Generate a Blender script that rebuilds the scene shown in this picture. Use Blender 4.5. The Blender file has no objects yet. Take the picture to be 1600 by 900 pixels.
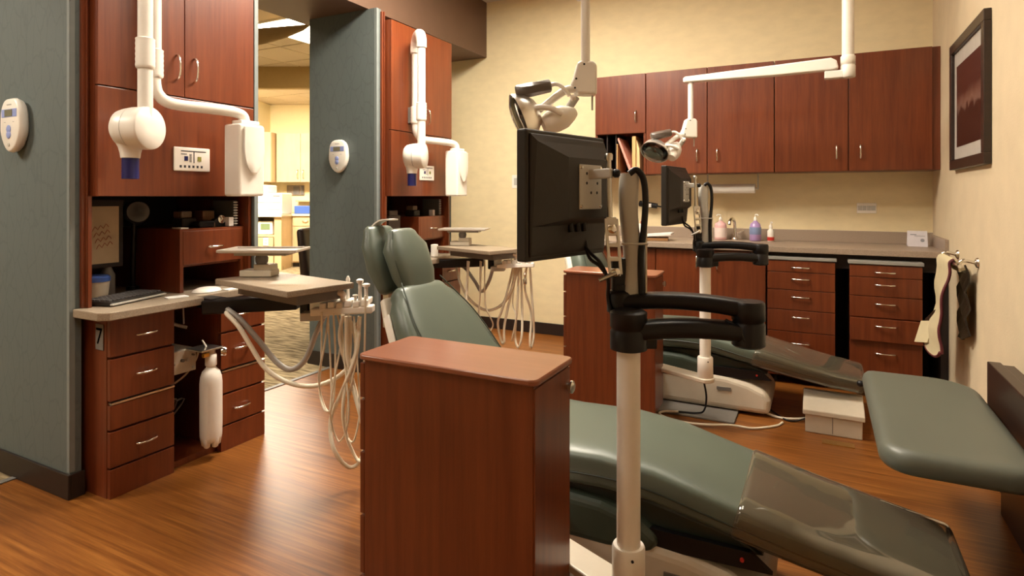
import bpy, math, random
from mathutils import Vector, Matrix
random.seed(7)
D = bpy.data
SC = bpy.context.scene
COL = SC.collection
R = math.radians
PI = math.pi
V = Vector

# ------------------------------------------------------------------ camera
CAMH = 1.28
YAW = R(27.16)
cam = D.objects.new('camera', D.cameras.new('camera'))
COL.objects.link(cam)
cam.location = (0, 0, CAMH)
cam.rotation_euler = (PI / 2, 0, YAW)
cam.data.sensor_width = 36.0
cam.data.lens = 36.0 * 940.0 / 1600.0
cam.data.shift_y = -144.0 / 1600.0
cam.data.clip_start = 0.02
SC.camera = cam

# ------------------------------------------------------------------ world, exposure
W = D.worlds.new('world')
SC.world = W
W.use_nodes = True
W.node_tree.nodes['Background'].inputs[0].default_value = (1.0, 0.86, 0.66, 1)
W.node_tree.nodes['Background'].inputs[1].default_value = 0.25
SC.view_settings.view_transform = 'Standard'
SC.view_settings.look = 'None'
SC.view_settings.exposure = 0.62
SC.view_settings.gamma = 1.0
SC.view_settings.use_curve_mapping = False
LAMP_COL = (1.0, 0.90, 0.74)
# ceiling fixtures: x, y, half x, half y, emission
FIXTURES = [(-1.85, 3.05, 0.30, 0.60, 44.0), (-1.85, 0.35, 0.30, 0.60, 10.0), (-4.25, -0.35, 0.30, 0.60, 30.0), (-0.45, 3.05, 0.30, 0.60, 7.0)]  # last entry: lamp added out of view to brighten the room
FAR_EMIT = 10.0
ALCOVE_EMIT = 70.0

# ------------------------------------------------------------------ materials
MATS = {}
def new_mat(name):
    m = D.materials.new(name)
    m.use_nodes = True
    nt = m.node_tree
    b = nt.nodes['Principled BSDF']
    MATS[name] = m
    return m, nt, b
def setc(b, col, rough, metal=0.0, spec=0.5, coat=0.0):
    b.inputs['Base Color'].default_value = (*col, 1)
    b.inputs['Roughness'].default_value = rough
    b.inputs['Metallic'].default_value = metal
    b.inputs['Specular IOR Level'].default_value = spec
    b.inputs['Coat Weight'].default_value = coat
def plain(name, col, rough=0.5, metal=0.0, spec=0.5, coat=0.0, var=0.06, nscale=20.0, bump=0.0, bscale=200.0, map_scale=(1, 1, 1)):
    m, nt, b = new_mat(name)
    setc(b, col, rough, metal, spec, coat)
    tc = nt.nodes.new('ShaderNodeTexCoord')
    mp = nt.nodes.new('ShaderNodeMapping')
    mp.inputs['Scale'].default_value = map_scale
    nt.links.new(tc.outputs['Object'], mp.inputs[0])
    if var:
        n = nt.nodes.new('ShaderNodeTexNoise')
        n.inputs['Scale'].default_value = nscale
        n.inputs['Detail'].default_value = 4
        nt.links.new(mp.outputs[0], n.inputs[0])
        r = nt.nodes.new('ShaderNodeValToRGB')
        r.color_ramp.elements[0].position = 0.25
        r.color_ramp.elements[1].position = 0.75
        r.color_ramp.elements[0].color = (*[c * (1 - var) for c in col], 1)
        r.color_ramp.elements[1].color = (*[min(1, c * (1 + var)) for c in col], 1)
        nt.links.new(n.outputs['Fac'], r.inputs[0])
        nt.links.new(r.outputs[0], b.inputs['Base Color'])
    if bump:
        n2 = nt.nodes.new('ShaderNodeTexNoise')
        n2.inputs['Scale'].default_value = bscale
        n2.inputs['Detail'].default_value = 3
        nt.links.new(mp.outputs[0], n2.inputs[0])
        bp = nt.nodes.new('ShaderNodeBump')
        bp.inputs['Strength'].default_value = bump
        bp.inputs['Distance'].default_value = 0.002
        nt.links.new(n2.outputs['Fac'], bp.inputs['Height'])
        nt.links.new(bp.outputs[0], b.inputs['Normal'])
    return m
def wood(name, dark, light, scale, rough=0.3, coat=0.15, spec=0.5):
    m, nt, b = new_mat(name)
    setc(b, light, rough, 0, spec, coat)
    b.inputs['Coat Roughness'].default_value = 0.15
    tc = nt.nodes.new('ShaderNodeTexCoord')
    mp = nt.nodes.new('ShaderNodeMapping')
    mp.inputs['Scale'].default_value = scale
    nt.links.new(tc.outputs['Object'], mp.inputs[0])
    n = nt.nodes.new('ShaderNodeTexNoise')
    n.inputs['Scale'].default_value = 1.0
    n.inputs['Detail'].default_value = 6
    n.inputs['Roughness'].default_value = 0.65
    nt.links.new(mp.outputs[0], n.inputs[0])
    r = nt.nodes.new('ShaderNodeValToRGB')
    r.color_ramp.elements[0].position = 0.30
    r.color_ramp.elements[1].position = 0.72
    r.color_ramp.elements[0].color = (*dark, 1)
    r.color_ramp.elements[1].color = (*light, 1)
    nt.links.new(n.outputs['Fac'], r.inputs[0])
    n2 = nt.nodes.new('ShaderNodeTexNoise')
    n2.inputs['Scale'].default_value = 2.2
    n2.inputs['Detail'].default_value = 2
    nt.links.new(tc.outputs['Object'], n2.inputs[0])
    mx = nt.nodes.new('ShaderNodeMix')
    mx.data_type = 'RGBA'
    mx.blend_type = 'MULTIPLY'
    mx.inputs['Factor'].default_value = 0.35
    nt.links.new(r.outputs[0], mx.inputs['A'])
    nt.links.new(n2.outputs['Fac'], mx.inputs['B'])
    nt.links.new(mx.outputs['Result'], b.inputs['Base Color'])
    return m

CHERRY = wood('cherry_wood', (0.135, 0.025, 0.007), (0.230, 0.054, 0.015), (38, 38, 2.0), rough=0.33)
CHERRY_SHEEN = wood('cherry_laminate_sheen', (0.30, 0.095, 0.045), (0.36, 0.125, 0.06), (2, 30, 30), rough=0.28)  # cart top: reflected light put into the colour, paler than plain cherry
DARKWOOD = wood('dark_wood', (0.022, 0.010, 0.006), (0.040, 0.018, 0.011), (3, 3, 40), rough=0.4)
MAPLE = wood('maple', (0.70, 0.50, 0.26), (0.78, 0.57, 0.31), (14, 14, 2), rough=0.45)
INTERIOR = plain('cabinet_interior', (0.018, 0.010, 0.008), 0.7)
BASEB = plain('baseboard_vinyl', (0.020, 0.012, 0.010), 0.45)

# floor: fine strips running east-west
m, nt, b = new_mat('strip_floor')
setc(b, (0.35, 0.12, 0.03), 0.36, 0, 0.5, 0.0)
tc = nt.nodes.new('ShaderNodeTexCoord')
mp = nt.nodes.new('ShaderNodeMapping'); mp.inputs['Scale'].default_value = (1.6, 55, 1)
nt.links.new(tc.outputs['Object'], mp.inputs[0])
n = nt.nodes.new('ShaderNodeTexNoise'); n.inputs['Scale'].default_value = 1.0; n.inputs['Detail'].default_value = 5; n.inputs['Roughness'].default_value = 0.7
nt.links.new(mp.outputs[0], n.inputs[0])
r = nt.nodes.new('ShaderNodeValToRGB')
e = r.color_ramp.elements
e[0].position = 0.28; e[0].color = (0.100, 0.028, 0.005, 1)
e[1].position = 0.75; e[1].color = (0.37, 0.150, 0.032, 1)
k = e.new(0.5); k.color = (0.205, 0.068, 0.012, 1)
nt.links.new(n.outputs['Fac'], r.inputs[0])
nt.links.new(r.outputs[0], b.inputs['Base Color'])
FLOORM = m

# carpet
m, nt, b = new_mat('carpet')
setc(b, (0.25, 0.2, 0.12), 0.95, 0, 0.1)
tc = nt.nodes.new('ShaderNodeTexCoord')
mp = nt.nodes.new('ShaderNodeMapping'); mp.inputs['Scale'].default_value = (6, 34, 1)
nt.links.new(tc.outputs['Object'], mp.inputs[0])
n = nt.nodes.new('ShaderNodeTexNoise'); n.inputs['Scale'].default_value = 1.0; n.inputs['Detail'].default_value = 4
nt.links.new(mp.outputs[0], n.inputs[0])
r = nt.nodes.new('ShaderNodeValToRGB')
e = r.color_ramp.elements
e[0].position = 0.35; e[0].color = (0.12, 0.085, 0.045, 1)
e[1].position = 0.65; e[1].color = (0.40, 0.31, 0.18, 1)
nt.links.new(n.outputs['Fac'], r.inputs[0]); nt.links.new(r.outputs[0], b.inputs['Base Color'])
bp = nt.nodes.new('ShaderNodeBump'); bp.inputs['Strength'].default_value = 0.4
nt.links.new(n.outputs['Fac'], bp.inputs['Height']); nt.links.new(bp.outputs[0], b.inputs['Normal'])
CARPET = m

# slate blue-green wallcovering with a crackle relief
m, nt, b = new_mat('slate_wallcovering')
setc(b, (0.08, 0.1, 0.1), 0.62, 0, 0.35)
tc = nt.nodes.new('ShaderNodeTexCoord')
mp = nt.nodes.new('ShaderNodeMapping'); mp.inputs['Scale'].default_value = (22, 22, 9)
nt.links.new(tc.outputs['Object'], mp.inputs[0])
v = nt.nodes.new('ShaderNodeTexVoronoi'); v.feature = 'DISTANCE_TO_EDGE'; v.inputs['Scale'].default_value = 1.0
n = nt.nodes.new('ShaderNodeTexNoise'); n.inputs['Scale'].default_value = 2.5
mxv = nt.nodes.new('ShaderNodeMix'); mxv.data_type = 'VECTOR'; mxv.inputs['Factor'].default_value = 0.25
nt.links.new(mp.outputs[0], mxv.inputs['A']); nt.links.new(mp.outputs[0], n.inputs[0]); nt.links.new(n.outputs['Color'], mxv.inputs['B'])
nt.links.new(mxv.outputs['Result'], v.inputs['Vector'])
r = nt.nodes.new('ShaderNodeValToRGB')
e = r.color_ramp.elements
e[0].position = 0.0; e[0].color = (0.100, 0.120, 0.117, 1)
e[1].position = 0.06; e[1].color = (0.117, 0.139, 0.135, 1)
nt.links.new(v.outputs['Distance'], r.inputs[0]); nt.links.new(r.outputs[0], b.inputs['Base Color'])
mp2 = nt.nodes.new('ShaderNodeMapping'); mp2.inputs['Scale'].default_value = (260, 260, 40)
nt.links.new(tc.outputs['Object'], mp2.inputs[0])
n2 = nt.nodes.new('ShaderNodeTexNoise'); n2.inputs['Scale'].default_value = 1.0
nt.links.new(mp2.outputs[0], n2.inputs[0])
ad = nt.nodes.new('ShaderNodeMath'); ad.operation = 'MULTIPLY_ADD'; ad.inputs[1].default_value = 0.5
nt.links.new(n2.outputs['Fac'], ad.inputs[0]); nt.links.new(r.outputs['Color'], ad.inputs[2])
bp = nt.nodes.new('ShaderNodeBump'); bp.inputs['Strength'].default_value = 0.35; bp.inputs['Distance'].default_value = 0.003
nt.links.new(ad.outputs[0], bp.inputs['Height']); nt.links.new(bp.outputs[0], b.inputs['Normal'])
SLATE = m

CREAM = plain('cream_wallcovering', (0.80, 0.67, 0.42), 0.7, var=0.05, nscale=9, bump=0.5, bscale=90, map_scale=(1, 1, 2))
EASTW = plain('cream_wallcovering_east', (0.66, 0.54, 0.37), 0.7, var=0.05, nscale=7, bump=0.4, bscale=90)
FARW = plain('pale_paint', (0.80, 0.68, 0.40), 0.8, var=0.02)
HEADER = plain('tan_paint', (0.42, 0.29, 0.11), 0.8, var=0.03)
SOFFIT = plain('brown_paint', (0.125, 0.068, 0.042), 0.55, var=0.05, nscale=6)
CEIL = plain('ceiling_white', (0.72, 0.66, 0.56), 0.9, var=0.03)
TILE = plain('ceiling_tile', (0.66, 0.56, 0.42), 0.9, var=0.06, nscale=60, bump=0.4, bscale=160)
LAMI = plain('speckled_laminate', (0.30, 0.235, 0.17), 0.4, var=0.28, nscale=220)
LAMI_GREY = plain('grey_brown_laminate', (0.33, 0.25, 0.19), 0.4, var=0.25, nscale=240)
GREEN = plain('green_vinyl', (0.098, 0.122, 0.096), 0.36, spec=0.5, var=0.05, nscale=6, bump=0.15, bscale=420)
GREEN_PAD = plain('grey_green_vinyl', (0.112, 0.122, 0.098), 0.42, var=0.04, nscale=6, bump=0.12, bscale=420)
WHITE = plain('white_plastic', (0.86, 0.81, 0.74), 0.32, var=0.02)
CREAMP = plain('cream_plastic', (0.66, 0.59, 0.48), 0.38, var=0.03)
GREYP = plain('grey_plastic', (0.17, 0.155, 0.14), 0.5)
PALEG = plain('pale_grey_plastic', (0.50, 0.48, 0.44), 0.35)
BLACK = plain('black_plastic', (0.008, 0.007, 0.008), 0.38, spec=0.3, var=0.1)
BLACKM = plain('matt_black_plastic', (0.019, 0.015, 0.012), 0.5, spec=0.4, var=0.1, bump=0.15, bscale=500)
NAVY = plain('navy_plastic', (0.014, 0.014, 0.10), 0.3)
BLUE = plain('blue_plastic', (0.05, 0.11, 0.38), 0.4)
LBLUE = plain('pale_blue_print', (0.30, 0.36, 0.68), 0.4)
STEEL = plain('brushed_metal', (0.62, 0.60, 0.56), 0.28, metal=1.0, var=0.03)
REFL = plain('reflector_metal', (0.86, 0.83, 0.78), 0.28, metal=0.9, var=0.0)
CHROME = plain('chrome', (0.80, 0.78, 0.74), 0.12, metal=1.0, var=0.0)
GREYM = plain('grey_metal', (0.30, 0.28, 0.25), 0.4, metal=0.8)
TRIMM = plain('corner_guard', (0.20, 0.225, 0.22), 0.5)
HOSE = plain('cream_hose', (0.78, 0.70, 0.56), 0.4, var=0.03)
HOSEG = plain('grey_hose', (0.36, 0.33, 0.30), 0.45, var=0.03)
PAPER = plain('paper', (0.78, 0.70, 0.56), 0.8, var=0.02)
NOTE = plain('tan_paper', (0.50, 0.38, 0.24), 0.8, var=0.05)
WHITEP = plain('white_paper', (0.85, 0.83, 0.80), 0.7, var=0.0)
MANILA = plain('manila_card', (0.68, 0.40, 0.17), 0.7, var=0.04)
PINK = plain('pink_card', (0.68, 0.30, 0.24), 0.7, var=0.04)
REDP = plain('red_plastic', (0.50, 0.03, 0.02), 0.4)
REDINK = plain('red_ink', (0.36, 0.09, 0.05), 0.6)
INK = plain('dark_ink', (0.03, 0.03, 0.04), 0.6)
TEALP = plain('teal_plastic', (0.03, 0.10, 0.12), 0.4)
GOLD = plain('brass', (0.65, 0.42, 0.14), 0.3, metal=1.0)
AMBER = plain('amber_brass', (0.70, 0.38, 0.06), 0.35, metal=0.6)
APRON = plain('apron_vinyl', (0.66, 0.57, 0.36), 0.5, var=0.04, nscale=12)
APRON_DK = plain('apron_lining', (0.022, 0.014, 0.009), 0.25, var=0.2, nscale=8)
MAROON = plain('maroon_binding', (0.10, 0.012, 0.018), 0.6)
PHOTO = None
BROWNL = plain('brown_leather', (0.030, 0.013, 0.009), 0.4)
SAILM = plain('tan_sail', (0.26, 0.17, 0.06), 0.7)
LCD = plain('lcd_grey', (0.20, 0.19, 0.13), 0.3)
PINKL = plain('pink_liquid', (0.72, 0.42, 0.42), 0.3)
VIOL = plain('violet_liquid', (0.42, 0.28, 0.55), 0.3)
TUBW = plain('tub_white', (0.62, 0.54, 0.42), 0.5)
SHELLD = plain('tray_steel', (0.52, 0.47, 0.42), 0.35, metal=0.5)

# framed print: dark landscape with a paler misty band
m, nt, b = new_mat('sepia_print')
setc(b, (0.03, 0.012, 0.01), 0.25)
tc = nt.nodes.new('ShaderNodeTexCoord')
sp = nt.nodes.new('ShaderNodeSeparateXYZ'); nt.links.new(tc.outputs['Generated'], sp.inputs[0])
n = nt.nodes.new('ShaderNodeTexNoise'); n.inputs['Scale'].default_value = 7; n.inputs['Detail'].default_value = 5
nt.links.new(tc.outputs['Generated'], n.inputs[0])
ad = nt.nodes.new('ShaderNodeMath'); ad.operation = 'MULTIPLY_ADD'; ad.inputs[1].default_value = 0.28
nt.links.new(n.outputs['Fac'], ad.inputs[0]); nt.links.new(sp.outputs['Z'], ad.inputs[2])
r = nt.nodes.new('ShaderNodeValToRGB')
e = r.color_ramp.elements
e[0].position = 0.0; e[0].color = (0.030, 0.010, 0.008, 1)
e[1].position = 1.0; e[1].color = (0.060, 0.016, 0.013, 1)
for p_, c_ in ((0.56, (0.028, 0.009, 0.008, 1)), (0.62, (0.20, 0.11, 0.085, 1)), (0.70, (0.13, 0.06, 0.045, 1)), (0.80, (0.055, 0.015, 0.012, 1))):
    q = e.new(p_); q.color = c_
nt.links.new(ad.outputs[0], r.inputs[0]); nt.links.new(r.outputs[0], b.inputs['Base Color'])
PHOTO = m

def emit(name, col, s):
    m, nt, b = new_mat(name)
    setc(b, (0.8, 0.8, 0.8), 0.5)
    b.inputs['Emission Color'].default_value = (*col, 1)
    b.inputs['Emission Strength'].default_value = s
    return m
# clear vinyl film: mostly see-through, glossy
m, nt, b = new_mat('clear_vinyl_film')
out = nt.nodes['Material Output']
tr = nt.nodes.new('ShaderNodeBsdfTransparent'); tr.inputs[0].default_value = (0.86, 0.84, 0.78, 1)
gl = nt.nodes.new('ShaderNodeBsdfGlossy'); gl.inputs['Roughness'].default_value = 0.05; gl.inputs[0].default_value = (0.9, 0.9, 0.9, 1)
tc = nt.nodes.new('ShaderNodeTexCoord')
n = nt.nodes.new('ShaderNodeTexNoise'); n.inputs['Scale'].default_value = 5
nt.links.new(tc.outputs['Object'], n.inputs[0])
bp = nt.nodes.new('ShaderNodeBump'); bp.inputs['Strength'].default_value = 0.16; bp.inputs['Distance'].default_value = 0.02
nt.links.new(n.outputs['Fac'], bp.inputs['Height']); nt.links.new(bp.outputs[0], gl.inputs['Normal'])
fr = nt.nodes.new('ShaderNodeFresnel'); fr.inputs[0].default_value = 1.5
nt.links.new(bp.outputs[0], fr.inputs['Normal'])
ms = nt.nodes.new('ShaderNodeMixShader')
mu = nt.nodes.new('ShaderNodeMath'); mu.operation = 'MULTIPLY'; mu.use_clamp = True; mu.inputs[1].default_value = 2.4
nt.links.new(fr.outputs[0], mu.inputs[0]); nt.links.new(mu.outputs[0], ms.inputs[0]); nt.links.new(tr.outputs[0], ms.inputs[1]); nt.links.new(gl.outputs[0], ms.inputs[2])
df = nt.nodes.new('ShaderNodeBsdfDiffuse'); df.inputs[0].default_value = (0.42, 0.36, 0.26, 1)  # beige mixed in to imitate the walls reflected in the film
ms2 = nt.nodes.new('ShaderNodeMixShader'); ms2.inputs[0].default_value = 0.14
nt.links.new(ms.outputs[0], ms2.inputs[1]); nt.links.new(df.outputs[0], ms2.inputs[2])
nt.links.new(ms2.outputs[0], out.inputs[0])
FILM = m
# clear lamp shield
m, nt, b = new_mat('clear_shield')
out = nt.nodes['Material Output']
tr = nt.nodes.new('ShaderNodeBsdfTransparent'); tr.inputs[0].default_value = (0.92, 0.9, 0.86, 1)
gl = nt.nodes.new('ShaderNodeBsdfGlossy'); gl.inputs['Roughness'].default_value = 0.08
fr = nt.nodes.new('ShaderNodeFresnel'); fr.inputs[0].default_value = 1.6
ms = nt.nodes.new('ShaderNodeMixShader')
nt.links.new(fr.outputs[0], ms.inputs[0]); nt.links.new(tr.outputs[0], ms.inputs[1]); nt.links.new(gl.outputs[0], ms.inputs[2])
nt.links.new(ms.outputs[0], out.inputs[0])
SHIELD = m

# ------------------------------------------------------------------ mesh helpers
def catmull(P, n=8):
    P = [V(p) for p in P]
    if len(P) < 3:
        return P
    Q = [P[0] * 2 - P[1]] + P + [P[-1] * 2 - P[-2]]
    o = []
    for i in range(1, len(Q) - 2):
        a, b_, c, d = Q[i - 1:i + 3]
        for k in range(n):
            t = k / n
            o.append(0.5 * (2 * b_ + (c - a) * t + (2 * a - 5 * b_ + 4 * c - d) * t * t + (3 * b_ - a - 3 * c + d) * t ** 3))
    o.append(P[-1])
    return o

class MB:
    def __init__(s, xf=None):
        s.v = []; s.f = []; s.sm = []; s.xf = xf
    def add(s, vs, fs, smooth=False):
        o = len(s.v)
        s.v += [V(p) for p in vs]
        for f in fs:
            s.f.append([i + o for i in f]); s.sm.append(smooth)
        return s
    def box(s, x0, x1, y0, y1, z0, z1):
        a = [(x0, y0, z0), (x1, y0, z0), (x1, y1, z0), (x0, y1, z0), (x0, y0, z1), (x1, y0, z1), (x1, y1, z1), (x0, y1, z1)]
        return s.add(a, [(3, 2, 1, 0), (4, 5, 6, 7), (0, 1, 5, 4), (1, 2, 6, 5), (2, 3, 7, 6), (3, 0, 4, 7)])
    def obox(s, c, ux, uy, uz, hx, hy, hz):
        c, ux, uy, uz = V(c), V(ux).normalized(), V(uy).normalized(), V(uz).normalized()
        a = [c + ux * (i * hx) + uy * (j * hy) + uz * (k * hz) for k in (-1, 1) for i, j in ((-1, -1), (1, -1), (1, 1), (-1, 1))]
        return s.add(a, [(3, 2, 1, 0), (4, 5, 6, 7), (0, 1, 5, 4), (1, 2, 6, 5), (2, 3, 7, 6), (3, 0, 4, 7)])
    def rings(s, rings, cap=True, smooth=True):
        n = len(rings[0]); o = len(s.v)
        for r_ in rings:
            s.v += [V(p) for p in r_]
        for i in range(len(rings) - 1):
            for j in range(n):
                s.f.append([o + i * n + j, o + i * n + (j + 1) % n, o + (i + 1) * n + (j + 1) % n, o + (i + 1) * n + j]); s.sm.append(smooth)
        if cap:
            s.f.append([o + j for j in range(n)][::-1]); s.sm.append(False)
            e_ = o + (len(rings) - 1) * n
            s.f.append([e_ + j for j in range(n)]); s.sm.append(False)
        return s
    def tube(s, P, r, n=10, spline=0, cap=True):
        if spline:
            P = catmull(P, spline)
        P = [V(p) for p in P]
        m = len(P)
        rr = r if isinstance(r, (list, tuple)) else [r] * m
        if len(rr) != m:
            rr = [rr[0] + (rr[-1] - rr[0]) * i / (m - 1) for i in range(m)]
        T = [(P[min(i + 1, m - 1)] - P[max(i - 1, 0)]).normalized() for i in range(m)]
        u = T[0].orthogonal().normalized()
        out_ = []
        for i in range(m):
            u = (u - T[i] * u.dot(T[i]))
            u = u.normalized() if u.length > 1e-6 else T[i].orthogonal().normalized()
            w = T[i].cross(u)
            out_.append([P[i] + (u * math.cos(2 * PI * k / n) + w * math.sin(2 * PI * k / n)) * rr[i] for k in range(n)])
        return s.rings(out_, cap)
    def cyl(s, a, b_, r0, r1=None, n=20):
        return s.tube([a, b_], [r0, r0 if r1 is None else r1], n)
    def lathe(s, c, prof, n=24, axis=(0, 0, 1)):
        ax = V(axis).normalized(); u = ax.orthogonal().normalized(); w = ax.cross(u); c = V(c)
        return s.rings([[c + ax * z + (u * math.cos(2 * PI * k / n) + w * math.sin(2 * PI * k / n)) * max(r_, 1e-4) for k in range(n)] for r_, z in prof])
    def prism(s, poly, f0, f1, smooth=False):
        """poly: 2d points; f0/f1 map a 2d point to 3d on the two end faces"""
        n = len(poly)
        a = [f0(p) for p in poly] + [f1(p) for p in poly]
        s.add(a, [list(range(n))[::-1], list(range(n, 2 * n))])
        o = len(s.v) - 2 * n
        for j in range(n):
            s.f.append([o + j, o + (j + 1) % n, o + n + (j + 1) % n, o + n + j]); s.sm.append(smooth)
        return s
    def cushion(s, st, er=0.04, n=28, ex=4.0):
        """st: list of (centre, width dir, thick dir, half width, half thickness)"""
        def ring(c, wd, td, hw, ht):
            o = []
            for k in range(n):
                a = 2 * PI * k / n
                ca, sa = math.cos(a), math.sin(a)
                o.append(c + wd * (math.copysign(abs(ca) ** (2 / ex), ca) * hw) + td * (math.copysign(abs(sa) ** (2 / ex), sa) * ht))
            return o
        S = [(V(c), V(w_).normalized(), V(t_).normalized(), hw, ht) for c, w_, t_, hw, ht in st]
        t0 = (S[0][0] - S[1][0]).normalized(); t1 = (S[-1][0] - S[-2][0]).normalized()
        L = []
        for q in (80, 60, 40, 20):
            c, w_, t_, hw, ht = S[0]
            L.append(ring(c + t0 * er * math.sin(R(q)) - t0 * er, w_, t_, hw - er * (1 - math.cos(R(q))), max(ht - er * (1 - math.cos(R(q))), ht * 0.1)))
        for i, (c, w_, t_, hw, ht) in enumerate(S):
            cc = c - t0 * er if i == 0 else (c - t1 * er if i == len(S) - 1 else c)
            L.append(ring(cc, w_, t_, hw, ht))
        for q in (20, 40, 60, 80):
            c, w_, t_, hw, ht = S[-1]
            L.append(ring(c + t1 * er * math.sin(R(q)) - t1 * er, w_, t_, hw - er * (1 - math.cos(R(q))), max(ht - er * (1 - math.cos(R(q))), ht * 0.1)))
        return s.rings(L)
    def sheet(s, grid, th, smooth=True):
        """grid[i][j] of points; solid of thickness th"""
        a, b_ = len(grid), len(grid[0])
        G = [[V(p) for p in row] for row in grid]
        nrm = []
        for i in range(a):
            for j in range(b_):
                du = G[min(i + 1, a - 1)][j] - G[max(i - 1, 0)][j]
                dv = G[i][min(j + 1, b_ - 1)] - G[i][max(j - 1, 0)]
                nn = du.cross(dv); nrm.append(nn.normalized() if nn.length > 1e-9 else V((0, 0, 1)))
        top = [G[i][j] + nrm[i * b_ + j] * (th / 2) for i in range(a) for j in range(b_)]
        bot = [G[i][j] - nrm[i * b_ + j] * (th / 2) for i in range(a) for j in range(b_)]
        N = a * b_; F = []
        for i in range(a - 1):
            for j in range(b_ - 1):
                q = [i * b_ + j, (i + 1) * b_ + j, (i + 1) * b_ + j + 1, i * b_ + j + 1]
                F.append(q); F.append([x + N for x in q][::-1])
        s.add(top + bot, F, smooth)
        o = len(s.v) - 2 * N
        bd = [(i, 0) for i in range(a)] + [(a - 1, j) for j in range(1, b_)] + [(i, b_ - 1) for i in range(a - 2, -1, -1)] + [(0, j) for j in range(b_ - 2, 0, -1)]
        for k in range(len(bd)):
            p = bd[k][0] * b_ + bd[k][1]; q_ = bd[(k + 1) % len(bd)]; q = q_[0] * b_ + q_[1]
            s.f.append([o + q, o + p, o + p + N, o + q + N]); s.sm.append(False)
        return s
    def handle(s, c, along, out_, L=0.10, dep=0.028, r=0.005):
        c, al, ou = V(c), V(along).normalized(), V(out_).normalized()
        P = [c + al * (L / 2 * a) + ou * (dep * d) for a, d in ((-1, -0.1), (-0.96, 0.45), (-0.72, 0.8), (-0.36, 0.97), (0, 1), (0.36, 0.97), (0.72, 0.8), (0.96, 0.45), (1, -0.1))]
        return s.tube(P, r, 8, 3)
    def build(s, name, mat, parent=None, bevel=0.0, seg=2, angle=40):
        o_ = ORG.get(parent.name, V((0, 0, 0))) if parent else V((0, 0, 0))
        vs = [(V(s.xf(p)) if s.xf else p) - o_ for p in s.v]
        me = D.meshes.new(name)
        me.from_pydata([tuple(p) for p in vs], [], s.f)
        for p, k_ in zip(me.polygons, s.sm):
            p.use_smooth = k_
        me.validate(); me.update()
        import bmesh
        bm = bmesh.new(); bm.from_mesh(me)
        bmesh.ops.recalc_face_normals(bm, faces=bm.faces)
        bm.to_mesh(me); bm.free()
        if any(s.sm):
            me.set_sharp_from_angle(angle=R(50))
        me.materials.append(mat)
        o = D.objects.new(name, me)
        COL.objects.link(o)
        if parent:
            o.parent = parent
            ORG[o.name] = o_
        if bevel:
            bv = o.modifiers.new('bevel', 'BEVEL'); bv.width = bevel; bv.segments = seg; bv.limit_method = 'ANGLE'; bv.angle_limit = R(angle)
        return o

ORG = {}
def tag(o, label, cat, group=None):
    o['label'] = label; o['category'] = cat
    if group: o['group'] = group
    return o
def thing(name, loc, label, cat, group=None):
    o = D.objects.new(name, None); COL.objects.link(o)
    o.empty_display_size = 0.05
    o.location = loc; ORG[o.name] = V(loc)
    return tag(o, label, cat, group)
def struct(o):
    o['kind'] = 'structure'
    return o
def rebase(o):
    """put a single-mesh thing's origin at its base centre"""
    me = o.data
    xs = [v_.co.x for v_ in me.vertices]; ys = [v_.co.y for v_ in me.vertices]; zs = [v_.co.z for v_ in me.vertices]
    c = V(((min(xs) + max(xs)) / 2, (min(ys) + max(ys)) / 2, min(zs)))
    me.transform(Matrix.Translation(-c)); o.location = c
    return o
def one(mb, name, mat, label, cat, group=None, bevel=0.0):
    return tag(rebase(mb.build(name, mat, None, bevel)), label, cat, group)
def copy_tree(o, parent=None):
    c = o.copy(); COL.objects.link(c)
    if parent: c.parent = parent
    for ch in list(o.children):
        copy_tree(ch, c)
    return c
def dup(o, off, label, rotz=0.0):
    c = copy_tree(o)
    c.location = V(o.location) + V(off)
    c.rotation_euler.z += rotz
    c['label'] = label
    return c
def text_mb(body, size, ext, place):
    cu = D.curves.new('t', 'FONT'); cu.body = body; cu.size = size; cu.extrude = ext
    cu.align_x = 'CENTER'; cu.align_y = 'CENTER'
    ob = D.objects.new('t', cu); COL.objects.link(ob)
    bpy.context.view_layer.update()
    me = D.meshes.new_from_object(ob.evaluated_get(bpy.context.evaluated_depsgraph_get()))
    mb = MB()
    mb.add([place(v_.co) for v_ in me.vertices], [list(p.vertices) for p in me.polygons])
    D.objects.remove(ob); D.curves.remove(cu); D.meshes.remove(me)
    return mb
S_, C_ = math.sin(YAW), math.cos(YAW)
def angled(p):
    """the far alcove stands at an angle: (along, away, z) to room coordinates"""
    return (C_ * p[0] - S_ * p[1], S_ * p[0] + C_ * p[1], p[2])

# ================================================================== THE SETTING
XE = 0.70      # east wall
YN = 5.10      # north wall
XF = -3.25     # wood floor / carpet joint
ZC = 3.16      # treatment room ceiling
ZF = 3.00      # ceiling beyond the soffit
ZS = 2.625     # underside of soffit
BAY = 1.973    # distance between the two treatment bays

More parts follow.
